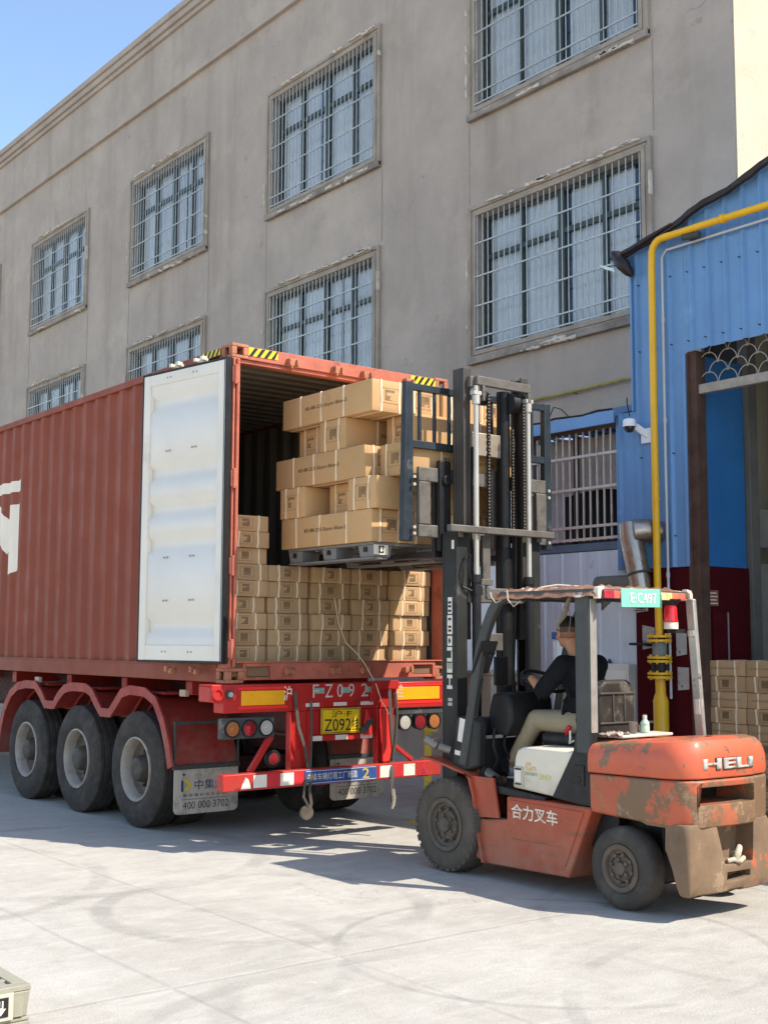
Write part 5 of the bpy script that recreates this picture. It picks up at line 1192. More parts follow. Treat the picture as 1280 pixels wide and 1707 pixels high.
c = MB(); c.lathe((7.15, 5.80, 1.99), (0, 0, 1), [(.0, .03), (.02, .05), (.045, .075), (.055, .075)], 20); c.build('beacon_shade', M_plas, be, smooth=30)
c = MB(); c.box(7.11, 7.31, 5.785, 5.80, 1.80, 1.83); c.build('beacon_bracket', M_plas, be)
# seat
c = MB(); c.box(6.64, 7.10, 6.10, 6.62, .985, 1.07); c.build('seat', M_plas, lf, bevel=.03, seg=3)
M_seat = mat('seat_shell', (.028, .024, .021), .55, var=.3, vs=6, bump=.15, worn=(.12, .11, .10), ws=5, wt=.56, wsoft=.12)
c = MB(); c.prism([(6.67, 1.06), (6.65, 1.30), (6.67, 1.42), (6.72, 1.465), (6.98, 1.465), (7.03, 1.42), (7.05, 1.30), (7.03, 1.06)], 'y', 6.05, 6.13); sb = c.build('seat_back', M_seat, lf, bevel=.03, seg=4)
c = MB()
for z in (1.37, 1.16): c.box(6.66, 7.04, 6.038, 6.05, z-.006, z+.006)
for x in (6.80, 6.92): c.box(x-.006, x+.006, 6.041, 6.051, 1.17, 1.36)
c.build('seat_rib', mat('seat_rib', (.07, .065, .06), .4, var=.2), sb, bevel=.003)
# --- counterweight
YR = 4.985
def yr(x): return YR+.05*((x-6.865)/.50)**2
def outline(ins, front, n=8, r=.19):
    """plan outline from front left round the rear to front right"""
    xl, xr = XL-.012+ins, XR-.055-ins; r2 = r+.09
    if r < .19: r2 = r+.005; xr -= .10
    pts = [(xl, front)]
    yb = YR+.02+ins
    for i in range(n+1):
        a = R(90*i/n); pts.append((xl+r-r*math.cos(a), yb+r-r*math.sin(a)))
    for i in range(1, 8):
        x = xl+r+(xr-xl-r-r2)*i/8; pts.append((x, yr(x)+ins*1.0-.0+(.02-.05*abs((x-6.865)/.5)**2)*0))
    for i in range(n, -1, -1):
        a = R(90*i/n); pts.append((xr-r2+r2*math.cos(a), yb+r2-r2*math.sin(a)))
    pts.append((xr, front)); return pts
def loft(levels, name, m_, bev=.01, parent=lf):
    c = MB(); vs = []; n = None
    for z, ins, front, tilt in levels:
        o_ = outline(ins, front); n = len(o_); vs += [(x, y, z+tilt*(front-y)) for x, y in o_]
    fs = []
    for i in range(len(levels)-1):
        for j in range(n): k = (j+1) % n; fs.append((i*n+j, i*n+k, (i+1)*n+k, (i+1)*n+j))
    fs += [tuple(range(n))[::-1], tuple(range((len(levels)-1)*n, len(levels)*n))]
    c.add(vs, fs); return c.build(name, m_, parent, smooth=28)
cap = loft([(.862, .012, 5.835, .018), (.870, .002, 5.835, .018), (.90, -.002, 5.835, .018), (.98, .002, 5.835, .03), (1.02, .018, 5.835, .06), (1.045, .045, 5.835, .085), (1.058, .09, 5.83, .095), (1.064, .18, 5.83, .09), (1.066, .30, 5.83, .08)], 'counterweight_cap', M_org)
band = loft([(.60, .03, 5.82, -.04), (.612, .012, 5.82, -.04), (.64, .004, 5.82, -.03), (.845, .0, 5.82, .015), (.855, .008, 5.82, .018)], 'counterweight', M_cwo)
ct_ = MB(); ct_.hexa([(6.42, 4.7, .745), (6.93, 4.7, .775), (6.90, 5.35, .775), (6.46, 5.35, .745)], [(6.42, 4.7, .865), (6.93, 4.7, .865), (6.90, 5.35, .862), (6.46, 5.35, .862)])
ct_ = MB(); ct_.box(6.42, 6.96, 4.7, 5.3, .715, .825); boolean(band, ct_)
b = band.modifiers.new('bevel', 'BEVEL'); b.width = .010; b.segments = 2; b.limit_method = 'ANGLE'; b.angle_limit = R(50)
c = MB(); c.box(6.3+.1, 7.3, 5.29, 5.32, .62, .85); c.build('radiator_shade', M_blk, band)
# lower block: arches at both sides, open middle
c = MB(); o_ = outline(.012, 5.30)
low = []
L1 = [(.155, 5.10, .05, .02), (.17, 5.10, .02, .025), (.22, 5.115, .008, .025), (.32, 5.145, .008, .03), (.42, 5.19, .010, .035), (.52, 5.27, .014, .045), (.575, 5.36, .016, .055), (.598, 5.45, .020, .07)]
vs = []
for z, fr_, ins, rr_ in L1: vs += [(x, y, z) for x, y in outline(ins, fr_, r=rr_)]
n = len(outline(0, 5.3)); fs = []
for i in range(len(L1)-1):
    for j in range(n): k = (j+1) % n; fs.append((i*n+j, i*n+k, (i+1)*n+k, (i+1)*n+j))
fs += [tuple(range(n))[::-1], tuple(range((len(L1)-1)*n, len(L1)*n))]
c.add(vs, fs); lw = c.build('counterweight_base', M_cw, lf, smooth=28)
cut = MB()
cut.prism([(6.585, .62), (6.655, .335), (6.93, .335), (6.965, .62)], 'y', 4.6, 5.14)
boolean(lw, cut)
cut = MB(); cut.prism([(6.665, .225), (6.675, .285), (6.90, .285), (6.90, .245)], 'y', 4.6, 5.10); boolean(lw, cut)
cut = MB(); cut.box(6.25, 6.49, 5.20, 5.7, .1, .57); cut.box(7.12, 7.5, 5.20, 5.7, .1, .57); boolean(lw, cut)
cut = MB(); cut.box(6.70, 6.83, 4.6, 5.06, .1, .178); boolean(lw, cut)
b = lw.modifiers.new('bevel', 'BEVEL'); b.width = .008; b.segments = 2; b.limit_method = 'ANGLE'; b.angle_limit = R(50)
c = MB(); c.box(6.60, 6.95, 5.15, 5.16, .345, .60); c.build('recess_back', M_plas, lw)
c = MB(); c.cyl((6.79, 5.03, .336), (6.79, 5.03, .40), .014, n=12); c.tube([(6.70, 5.02, .35), (6.74, 5.0, .36), (6.79, 4.99, .345), (6.84, 5.0, .36), (6.88, 5.03, .35)], .016, 8); c.tube([(6.76, 5.0, .36), (6.77, 4.99, .40), (6.80, 5.0, .43), (6.785, 5.01, .39)], [.02, .024, .02, .006], 8)
c.build('tow_pin', mat('dirty_cloth', (.40, .37, .30), .9, var=.3, vs=20, bump=.5), lw, smooth=50)
c = MB(); c.box(6.52, 6.54, 5.5, 5.6, .62, .65)
c = MB(); c.box(6.55, 7.18, 5.40, 5.75, .16, .56); c.box(6.45, 7.28, 5.53, 5.61, .2, .30); c.build('rear_axle', M_plas, lf, bevel=.02)
c = MB(); c.box(6.45, 7.28, 5.7, 6.1, .35, .6); c.build('inner_frame', M_plas, lf)
# raised maker's letters wrapped onto the cap
def wrap_text(s, m_, x0, z0_, h, wd, parent, th, name, gap=.006):
    o = text(name, s, m_, parent, (x0, 0, z0_), (1, 0, 0), (0, 0, 1), h, width=wd, depth=0, bold=.03)
    o0 = org(parent); me = o.data; bm = bmesh.new(); bm.from_mesh(me)
    bmesh.ops.subdivide_edges(bm, edges=bm.edges, cuts=2)
    for v in bm.verts:
        x = v.co.x+o0.x; v.co.y = yr(min(max(x, 6.5), 7.23))-gap-th-o0.y+(.0 if x > 6.5 else (6.5-x)**2*2.6)
        v.co.x += 0
    r_ = bmesh.ops.extrude_face_region(bm, geom=bm.faces[:])
    for v in [e for e in r_['geom'] if isinstance(e, bmesh.types.BMVert)]: v.co.y += th+gap+.012
    bmesh.ops.recalc_face_normals(bm, faces=bm.faces); bm.to_mesh(me); bm.free(); return o
wrap_text('HELI', M_lettg, 6.46, .935, .068, .47, cap, .006, 'maker_name')
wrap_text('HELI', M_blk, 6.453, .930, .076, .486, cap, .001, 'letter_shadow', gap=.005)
c = MB(); c.box(6.66, 6.72, 5.13, 5.145, 1.128, 1.131); c.build('cap_slot', M_blk, cap)
# plate with bottle behind the seat
c = MB(); c.hexa([(6.50, 5.70, 1.085), (6.98, 5.66, 1.09), (6.98, 5.84, 1.09), (6.50, 5.84, 1.085)], [(6.50, 5.70, 1.105), (6.98, 5.66, 1.11), (6.98, 5.84, 1.11), (6.50, 5.84, 1.105)]); c.build('hood_tray', mat('tray_grey', (.46, .47, .44), .5, var=.15, vs=8), lf, bevel=.006)
# --- wheels
def fwheel(x, sg, y, r, w_, rim_r, lugs, name, m_t):
    ax = (sg, 0, 0); c = MB()
    prof = [(.03, rim_r), (.01, rim_r+.01), (0, rim_r+.03), (-.006, (r+rim_r)/2), (.0, r-.045), (.012, r-.02), (.03, r-.005), (w_*.5, r), (w_-.03, r-.005), (w_-.012, r-.02), (w_, r-.045), (w_+.004, (r+rim_r)/2), (w_-.02, rim_r)]
    c.lathe((x, y, r), ax, prof, 56)
    if lugs:
        for k in range(30):
            a = 2*math.pi*k/30
            for half, o_ in ((0, 0), (1, math.pi/30)):
                aa = a+o_; u = Vector((0, math.cos(aa), math.sin(aa))); t_ = Vector((0, -math.sin(aa), math.cos(aa)))
                xa, xb = (x+sg*.004, x+sg*(w_*.46)) if half == 0 else (x+sg*(w_*.54), x+sg*(w_-.004))
                C0 = Vector((xa, y, r)); C1 = Vector((xb, y, r)); s0, s1 = (.026, .018) if half == 0 else (.018, .026); sk = .03
                lo_ = [C0+u*(r-.03)-t_*s0, C0+u*(r-.03)+t_*s0, C1+u*(r-.012)+t_*(s1+sk), C1+u*(r-.012)-t_*(s1-sk)]
                hi_ = [C0+u*(r-.006 if half == 0 else r+.004)-t_*s0*.85, C0+u*(r-.006 if half == 0 else r+.004)+t_*s0*.85, C1+u*(r+.004 if half == 0 else r-.006)+t_*(s1*.85+sk), C1+u*(r+.004 if half == 0 else r-.006)-t_*(s1*.85-sk)]
                c.hexa(lo_, hi_)
    wh = c.build(name, m_t, lf, smooth=35)
    c = MB()
    c.lathe((x, y, r), ax, [(.028, rim_r+.006), (.004, rim_r+.004), (-.002, rim_r-.008), (.004, rim_r-.028), (.028, rim_r-.035), (.034, rim_r-.055), (.05, rim_r-.058), (.055, rim_r*.62), (.03, rim_r*.55), (.028, rim_r*.30), (-.0, rim_r*.26), (-.006, rim_r*.15), (-.006, .001)], 40)
    nb = 8
    for k in range(nb):
        a = 2*math.pi*k/nb+.2; p = Vector((x+sg*.05, y+rim_r*.60*math.cos(a), r+rim_r*.60*math.sin(a))); c.cyl(p, p-Vector((sg*.035, 0, 0)), .017, .014, n=6)
    for k in range(5):
        a = 2*math.pi*k/5; p = Vector((x+sg*.03, y+rim_r*.38*math.cos(a), r+rim_r*.38*math.sin(a))); c.cyl(p, p-Vector((sg*.022, 0, 0)), .014, n=6)
    c.build('rim', M_drim, wh, smooth=35)
    return wh
fwheel(6.27, 1, 7.285, .35, .235, .195, True, 'front_wheel', M_dtyre); fwheel(7.42, -1, 7.285, .35, .235, .195, True, 'front_wheel', M_dtyre)
M_btyre = mat('black_dusty_tyre', (.050, .047, .044), .85, var=.2, vs=6, bump=.3, bs=45, worn=(.085, .077, .068), ws=4, wt=.52, wsoft=.15)
fwheel(6.29, 1, 5.565, .268, .175, .150, False, 'rear_wheel', M_btyre); fwheel(7.40, -1, 5.565, .268, .175, .150, False, 'rear_wheel', M_btyre)
c = MB(); c.cyl((6.5, 7.285, .35), (7.27, 7.285, .35), .10, n=16); c.build('front_axle', M_plas, lf, bevel=.01)
# --- mast
def rail(x0, x1, y0, y1, z0_, z1_, name='mast_rail', m_=M_mast, tilt=0):
    c = MB(); w_ = x1-x0; s = .028
    left = w_ > 0
    c.box(x0, x1, y0, y0+.022, z0_, z1_); c.box(x0, x1, y1-.022, y1, z0_, z1_); c.box(x0, x0+math.copysign(s, w_), y0+.022, y1-.022, z0_, z1_)
    return c.build(name, m_, lf, bevel=.004)
ol = rail(6.42, 6.53, 7.30, 7.475, .25, 2.60); orr = rail(7.34, 7.23, 7.30, 7.475, .25, 2.60)
rail(6.525, 6.60, 7.335, 7.465, 1.75, 3.93, m_=M_irail); rail(7.245, 7.17, 7.335, 7.465, 1.75, 3.93, m_=M_irail)
fx = 6.4195
def vtext(s, z0_, z1_, yc, h, m_, p):   # writing that climbs the rail, read with the head tilted left
    text('writing', s, m_, p, (fx, yc-h/2, z0_), (0, 0, 1), (0, 1, 0), h, width=z1_-z0_, depth=.0015, bold=.03)
M_mlet = mat('mast_letters', (.58, .60, .56), .5, var=.1, vs=20)
vtext('HELI', 1.365, 1.69, 7.385, .062, M_mlet, ol)
def stick(z0_, z1_, y0, y1, cc, nm='sticker'):
    c = MB(); c.box(fx-.002, fx, y0, y1, z0_, z1_); return c.build(nm, cc, ol)
stick(1.70, 1.775, 7.355, 7.41, M_paper); stick(1.775, 1.79, 7.355, 7.41, M_lred, 'red_sticker'); stick(1.792, 1.94, 7.352, 7.412, M_paper); stick(1.95, 2.08, 7.355, 7.405, M_paper); stick(2.46, 2.53, 7.33, 7.36, M_paper)
c = MB()
for z in (1.965, 2.0, 2.03, 1.81, 1.84, 1.90): c.box(fx-.0035, fx-.002, 7.365, 7.40, z, z+.018)
c.prism([(7.37, 1.735), (7.39, 1.715), (7.40, 1.745), (7.385, 1.765)], 'x', fx-.0035, fx-.002); c.build('sticker_print', M_blk, ol)
c = MB(); c.box(fx-.002, fx, 7.355, 7.405, 1.27, 1.295); c.box(fx-.002, fx, 7.355, 7.405, 1.235, 1.26); c.build('sticker', M_lettg, ol)
c = MB(); c.box(6.29, 7.43, 7.215, 7.27, 2.585, 2.64); c.box(6.43, 6.47, 7.27, 7.30, 2.55, 2.64); c.box(7.29, 7.33, 7.27, 7.30, 2.55, 2.64); c.build('outer_top_bar', M_carr, lf, bevel=.006)
c = MB(); c.box(6.545, 7.215, 7.30, 7.36, 2.04, 2.16); c.build('mast_crossbar', M_carr, lf, bevel=.008)
c = MB(); c.box(6.545, 7.215, 7.40, 7.44, .30, .80); c.build('mast_crossbar', M_mast, lf, bevel=.008)
c = MB(); c.box(6.76, 7.11, 7.38, 7.43, 1.66, 1.80); c.build('mast_crossbar', M_carr, lf, bevel=.006)
# inner mast head with anchors
c = MB(); c.box(6.60, 7.20, 7.25, 7.29, 3.785, 3.86); c.box(6.56, 6.62, 7.29, 7.36, 3.77, 3.86); c.box(7.18, 7.24, 7.29, 7.36, 3.77, 3.86); c.box(6.655, 6.685, 7.245, 7.285, 3.66, 3.785); c.box(7.165, 7.20, 7.245, 7.29, 3.70, 3.785); c.build('mast_head', M_carr, lf, bevel=.006)
c = MB(); c.box(6.62, 7.16, 7.40, 7.44, 3.24, 3.43); c.build('inner_crossbar', mat('raw_steel_bar', (.30, .27, .225), .4, metal=.4, var=.2, vs=5), lf, bevel=.006)
for x_ in (6.605, 7.185):
    c = MB(); c.cyl((x_, 7.275, 2.0), (x_, 7.275, 3.68), .021, n=16); c.cyl((x_, 7.275, 3.63), (x_, 7.275, 3.70), .032, n=16); c.cyl((x_, 7.275, 3.70), (x_, 7.275, 3.78), .018, n=12); c.box(x_-.04, x_+.04, 7.25, 7.30, 3.705, 3.735); c.build('lift_rod', M_chrome, lf, smooth=40)
    c = MB(); c.cyl((x_, 7.275, .5), (x_, 7.275, 2.22), .036, n=16); c.cyl((x_, 7.275, 2.20), (x_, 7.275, 2.26), .045, n=16); c.build('lift_cylinder', M_plas, lf, smooth=40)
c = MB(); c.cyl((7.04, 7.42, 2.5), (7.04, 7.42, 3.80), .055, n=20); c.cyl((7.04, 7.42, 1.2), (7.04, 7.42, 2.5), .068, n=20); c.build('free_lift_cylinder', M_cylb, lf, smooth=40)
c = MB(); c.cyl((7.04, 7.36, 3.70), (7.11, 7.36, 3.70), .085, n=24); c.build('chain_wheel', M_plas, lf, smooth=40)
c = MB(); c.cyl((6.70, 7.33, 3.70), (6.75, 7.33, 3.70), .06, n=24); c.build('chain_wheel', M_plas, lf, smooth=40)
M_chain = mat('greasy_chain', (.03, .025, .022), .4, metal=.5, var=.3, vs=20); M_pin = mat('chain_pin', (.30, .28, .26), .35, metal=.6)
def chain(x_, y_, z0_, z1_, wd=.022):
    c = MB(); n = int((z1_-z0_)/.026)
    for k in range(n):
        z = z0_+k*.026; e = .3 if k % 2 else .5
        c.box(x_-wd*e, x_+wd*e, y_-.008, y_+.008, z-.006, z+.026)
    c.cur = 1
    for k in range(n): z = z0_+k*.026+.004; c.box(x_-wd*.22, x_+wd*.22, y_-.0115, y_-.007, z-.005, z+.005)
    c.build('lift_chain', [M_chain, M_pin], lf)
chain(6.735, 7.27, 2.64, 3.75, .034); chain(6.665, 7.33, 2.2, 3.55, .026); chain(7.125, 7.27, 2.66, 3.72, .034); chain(7.03, 7.30, 2.6, 3.5, .022)
# hose roller bar, brackets
c = MB(); c.box(6.70, 6.78, 7.30, 7.335, 2.22, 2.58); c.cyl((6.735, 7.30, 2.08), (6.735, 7.30, 2.24), .014, n=10); c.box(6.66, 6.79, 7.28, 7.33, 2.18, 2.23); c.build('hose_bracket', M_carr, lf, bevel=.004)
c = MB(); c.tube([(6.47, 7.29, 2.16), (6.46, 7.27, 2.3), (6.50, 7.27, 2.42), (6.55, 7.28, 2.4)], .008, 6); c.tube([(6.47, 7.29, 2.16), (6.55, 7.27, 2.13), (6.62, 7.27, 2.15)], .010, 6); c.box(6.56, 6.64, 7.24, 7.30, 2.10, 2.17); c.build('valve_block', M_plas, lf)
c = MB(); 
for x_, s_ in ((6.66, 1), (7.12, -1)): c.tube([(x_, 7.36, 1.1), (x_+.02*s_, 7.38, 1.5), (x_, 7.37, 2.0), (x_-.02*s_, 7.38, 2.6), (x_, 7.38, 3.3)], .013, 7)
c.build('mast_hose', M_plas, lf, smooth=50)
# carriage
c = MB(); c.box(6.20, 7.62, 7.50, 7.535, 3.0, 3.115); c.box(6.20, 7.62, 7.50, 7.535, 2.555, 2.655)
c.box(6.20, 6.32, 7.495, 7.54, 2.656, 2.999); c.box(7.50, 7.62, 7.495, 7.54, 2.656, 2.999); c.box(6.98, 7.12, 7.49, 7.53, 2.5, 3.15)
cg = c.build('carriage', M_carr, lf, bevel=.008)
for x_ in (6.46, 7.30): c = MB(); c.box(x_-.06, x_+.06, 7.48, 7.53, 2.45, 3.18); c.cyl((x_+.01, 7.46, 3.02), (x_+.01, 7.50, 3.02), .045, n=18); c.build('carriage_roller', M_cylb, cg, bevel=.01)
c = MB()
for x_ in (6.16, 7.66):
    for z in (3.03, 2.97, 2.63, 2.58): c.cyl((x_, 7.515, z), (x_, 7.50, z), .013, n=8)
c.build('bolt', M_chrome, cg)
# load backrest
for x_ in (6.085, 7.635):
    c = MB(); c.hexa([(x_-.02 if x_ < 7 else x_, 7.535, 2.52), (x_+.09 if x_ < 7 else x_+.09, 7.535, 2.52), (x_+.09, 7.59, 2.52), (x_-.02 if x_ < 7 else x_, 7.59, 2.52)], [(x_+.01, 7.535, 3.80), (x_+.085, 7.535, 3.80), (x_+.085, 7.59, 3.80), (x_+.01, 7.59, 3.80)]); c.build('backrest_post', M_rest, lf, bevel=.006)
c = MB(); c.box(6.17, 7.645, 7.54, 7.585, 3.735, 3.79); c.box(6.17, 7.645, 7.54, 7.585, 3.27, 3.33)
x_ = 6.255
while x_ < 7.6: c.box(x_-.012, x_+.012, 7.55, 7.575, 3.33, 3.736); x_ += .157
c.build('load_backrest', M_rest, lf, bevel=.003)
# forks
for x_ in (6.40, 7.12):
    c = MB(); c.prism([(7.545, 3.12), (7.545, 2.405), (8.72, 2.412), (8.72, 2.42), (8.2, 2.45), (7.585, 2.455), (7.585, 3.12)], 'x', x_, x_+.125); c.build('fork', M_plas, lf, bevel=.004)
# tilt cylinders and lamps on the fender
for x_ in (6.47, 7.27):
    c = MB(); c.cyl((x_, 6.86, .68), (x_, 7.27, .86), .043, n=16); c.cyl((x_, 7.27, .86), (x_, 7.42, .93), .022, n=12); c.cyl((x_, 6.84, .67), (x_, 6.88, .69), .05, n=16); c.build('tilt_cylinder', M_steel, lf, smooth=40)
c = MB(); c.cyl((6.30, 7.38, .93), (6.36, 7.30, .90), .032, n=14); c.box(6.24, 6.33, 7.38, 7.44, .93, .99); c.cyl((6.28, 7.37, .93), (6.24, 7.46, .985), .03, .04, n=14); c.build('work_lamp', M_steel, lf, bevel=.006)

# water bottle and cup on the tray
M_bot = glass_mat('bottle_plastic', (.55, .78, .66), .22)
t = thing('water_bottle', 'small pale green plastic bottle standing on the tray behind the seat', 'bottle', (6.80, 5.76, 1.111))
c = MB(); c.lathe((6.80, 5.76, 1.111), (0, 0, 1), [(0, .001), (0, .03), (.01, .032), (.045, .032), (.05, .029), (.055, .032), (.07, .030), (.088, .016), (.10, .014)], 20); c.build('bottle_body', mat('bottle_green', (.40, .58, .48), .25, var=.05, alpha=1, coat=.3), t, smooth=40)
c = MB(); c.cyl((6.80, 5.76, 1.211), (6.80, 5.76, 1.228), .015, n=16); c.build('cap', M_paper, t)
t = thing('metal_cup', 'dark metal cup standing beside the pale bottle', 'cup', (6.70, 5.78, 1.111))
c = MB(); c.lathe((6.70, 5.78, 1.111), (0, 0, 1), [(0, .001), (0, .026), (.075, .030), (.075, .027), (.01, .024), (.01, .001)], 20); c.build('cup_body', M_steel, t, smooth=40)
c = MB(); c.tube([(6.70, 5.748, 1.17), (6.70, 5.728, 1.165), (6.70, 5.725, 1.135), (6.70, 5.752, 1.13)], .004, 6); c.build('handle', M_steel, t)
c = MB(); rd = random.Random(2); N_ = 10; vs = []
for i in range(N_+1):
    for j in range(N_+1): vs.append((6.42+.20*i/N_, 5.72+.13*j/N_, 1.085+.012*rd.random()+.02*math.sin(i*1.1)*math.sin(j*1.4+1)+.018))
c.add(vs, [(i*(N_+1)+j, (i+1)*(N_+1)+j, (i+1)*(N_+1)+j+1, i*(N_+1)+j+1) for i in range(N_) for j in range(N_)])
tag(c.build('cloth_rag', mat('patterned_rag', (.22, .20, .19), .9, var=.5, vs=30, worn=(.5, .48, .45), ws=18, wt=.54), local=(6.5, 5.78, 1.09), smooth=60), 'crumpled grey patterned rag lying on the engine hood behind the seat', 'rag')
# ================================================================ things on and by the workshop wall
M_gas = mat('gas_yellow', (.68, .40, .01), .38, var=.08, vs=3, coat=.2, worn=(.50, .33, .06), ws=4, wt=.66, dust=(.40, .30, .05), dz=(-1, 2.2))
M_galv = mat('galvanised', (.42, .44, .45), .4, metal=.5, var=.2, vs=4)
gp_ = thing('gas_pipe', 'yellow gas pipe with flanged valves climbing the blue workshop wall', 'pipe', S(9.35, 7.7, .15))
def K(*p): return S(*p)
pts = [(9.35, 4.0, 5.64), (9.35, 7.0, 5.655), (9.35, 7.60, 5.655)]+[(9.35, 7.60+.13*math.sin(R(a)), 5.525+.13*math.cos(R(a))) for a in (20, 40, 60, 80)]+[(9.35, 7.735, 5.4), (9.35, 7.74, 4.0), (9.35, 7.735, 2.3), (9.35, 7.725, 1.80)]
c = MB(); c.tube([K(*p) for p in pts], .038, 14); c.build('pipe', M_gas, gp_, smooth=50)
c = MB(); c.tube([K(9.35, 7.725, 1.44), K(9.35, 7.72, 1.24), K(9.35, 7.72, 1.18), K(9.35, 7.72, .12)], [.052, .052, .078, .078], 16); c.cyl(K(9.35, 7.725, 1.25), K(9.35, 7.725, 1.17), .055, .08, n=16); c.build('lower_pipe', M_gas, gp_, smooth=30)
c = MB(); c.cyl(K(9.35, 6.86, 5.655), K(9.35, 6.90, 5.655), .050, n=16); c.build('pipe_collar', M_gas, gp_, smooth=40)
c = MB(); c.cyl(K(9.35, 7.736, 3.1), K(9.35, 7.736, 3.12), .043, n=16); c.build('pipe_collar', M_gas, gp_, smooth=40)
for z in (1.80, 1.76, 1.60, 1.565, 1.45, 1.415):
    c = MB(); c.cyl(K(9.35, 7.725, z), K(9.35, 7.725, z-.022), .125, n=24)
    for k in range(6):
        a = k*math.pi/3+.4; p = K(9.35, 7.725, z)+Vector((.095*math.cos(a), .095*math.sin(a), 0)); c.cyl(p+Vector((0, 0, .018)), p-Vector((0, 0, .04)), .013, n=6)
    c.build('flange', M_gas, gp_, smooth=40)
c = MB(); c.cyl(K(9.35, 7.725, 1.76), K(9.35, 7.725, 1.60), .075, n=16); c.build('valve_body', mat('valve_grey', (.16, .19, .20), .5, var=.3, vs=9), gp_, smooth=40)
c = MB(); c.cyl(K(9.35, 7.725, 1.56), K(9.35, 7.725, 1.46), .085, n=16)
for k in range(4): a = k*math.pi/2; p = K(9.35, 7.725, 1.51)+Vector((.09*math.cos(a), .09*math.sin(a), 0)); c.cyl(p-Vector((0, 0, .05)), p+Vector((0, 0, .05)), .012, n=8)
c.build('bellows', M_plas, gp_, smooth=40)
hw = K(9.35, 7.93, 1.715); c = MB(); ringp = [hw+Vector((.13*math.cos(2*math.pi*k/28), .13*math.sin(2*math.pi*k/28), 0)) for k in range(29)]
c.tube(ringp, .014, 8)
for k in range(3): a = 2*math.pi*k/3; c.tube([hw, hw+Vector((.13*math.cos(a), .13*math.sin(a), 0))], .009, 6)
c.cyl(hw, K(9.35, 7.76, 1.70), .016, n=10); c.build('handwheel', M_blk, gp_, smooth=50)
c = MB(); c.beam(K(9.36, 7.30, 5.60), K(9.49, 7.30, 5.60), .06, .05); c.cyl(K(9.36, 7.36, 5.60), K(9.36, 7.16, 5.58), .035, n=12); c.build('pipe_bracket', M_lhou, gp_, bevel=.005)
c = MB(); c.tube([K(9.36, 7.72, .98), K(9.33, 7.86, .98), K(9.33, 7.88, .90), K(9.33, 7.82, .84)], .014, 8); c.cyl(K(9.33, 7.90, 1.01), K(9.33, 7.90, 1.05), .02, n=10); c.build('drain_tap', M_galv, gp_, smooth=40)
c = MB(); c.tube([K(9.44, 6.0, 5.56), K(9.44, 7.62, 5.56), K(9.44, 7.68, 5.50), K(9.45, 7.69, 3.5), K(9.45, 7.685, 2.2), K(9.45, 7.68, 1.2)], .014, 8)
for z in (4.9, 3.9, 2.4): c.cyl(K(9.45, 7.687, z), K(9.45, 7.687, z-.05), .02, n=8)
tag(c.build('electrical_conduit', mat('pale_conduit', (.45, .50, .56), .5, var=.1), local=K(9.45, 7.69, 2), smooth=50), 'thin pale conduit running beside the yellow gas pipe on the blue wall', 'conduit')
# dome camera
cmr = thing('security_camera', 'white dome security camera on a short arm left of the yellow pipe', 'camera', K(9.36, 8.03, 3.86))
p = K(9.34, 8.04, 3.86)
c = MB(); c.lathe(p, (0, 0, 1), [(-.01, .068), (.05, .070), (.068, .06), (.076, .03), (.078, .001)], 24); c.lathe(p, (0, 0, 1), [(-.012, .072), (.0, .074), (.008, .072)], 24); c.build('housing', M_white, cmr, smooth=40)
c = MB(); c.lathe(p, (0, 0, 1), [(-.012, .06), (-.04, .056), (-.065, .038), (-.074, .016), (-.076, .001)], 24); c.build('dome', mat('smoked_dome', (.01, .01, .012), .1, var=0, rvar=0, coat=.8), cmr, smooth=60)
c = MB(); c.beam(p+Vector((.06, -.02, -.0)), K(9.49, 7.93, 3.76), .06, .07); c.box(*(lambda a: (a.x-.02, a.x+.01, a.y-.09, a.y+.09, a.z-.08, a.z+.08))(K(9.48, 7.92, 3.76))); c.build('arm', M_white, cmr, bevel=.008)
c = MB(); c.tube([K(9.40, 8.12, 4.16), K(9.38, 8.10, 4.08), K(9.37, 8.06, 3.96)], .007, 6); c.build('cable', M_blk, cmr)
# exhaust duct
du = thing('exhaust_duct', 'bent shiny steel exhaust duct coming out of the blue wall', 'duct', K(9.3, 8.0, 2.3))
M_duct = mat('duct_steel', (.34, .32, .30), .32, metal=.85, var=.15, vs=3, streak=(.16, .145, .13), ss=(3, 3, 1), st=.56)
c = MB(); c.tube([K(9.52, 7.83, 2.80), K(9.34, 7.90, 2.81), K(9.27, 7.96, 2.80)], .125, 20); c.tube([K(9.30, 8.02, 2.88), K(9.29, 8.00, 2.75), K(9.29, 7.91, 2.36), K(9.29, 7.88, 2.20)], [.12, .125, .115, .11], 20); c.build('duct_pipe', M_duct, du, smooth=50)
c = MB(); c.tube([K(9.29, 7.86, 2.30), K(9.28, 8.10, 2.30), K(9.28, 8.42, 2.30)], .09, 18); c.build('duct_branch', mat('duct_grey', (.14, .14, .13), .6, metal=.3, var=.2), du, smooth=50)
c = MB(); c.cyl(K(9.29, 7.90, 2.40), K(9.29, 7.895, 2.38), .13, n=20); c.build('duct_clamp', M_lhou, du, smooth=40)
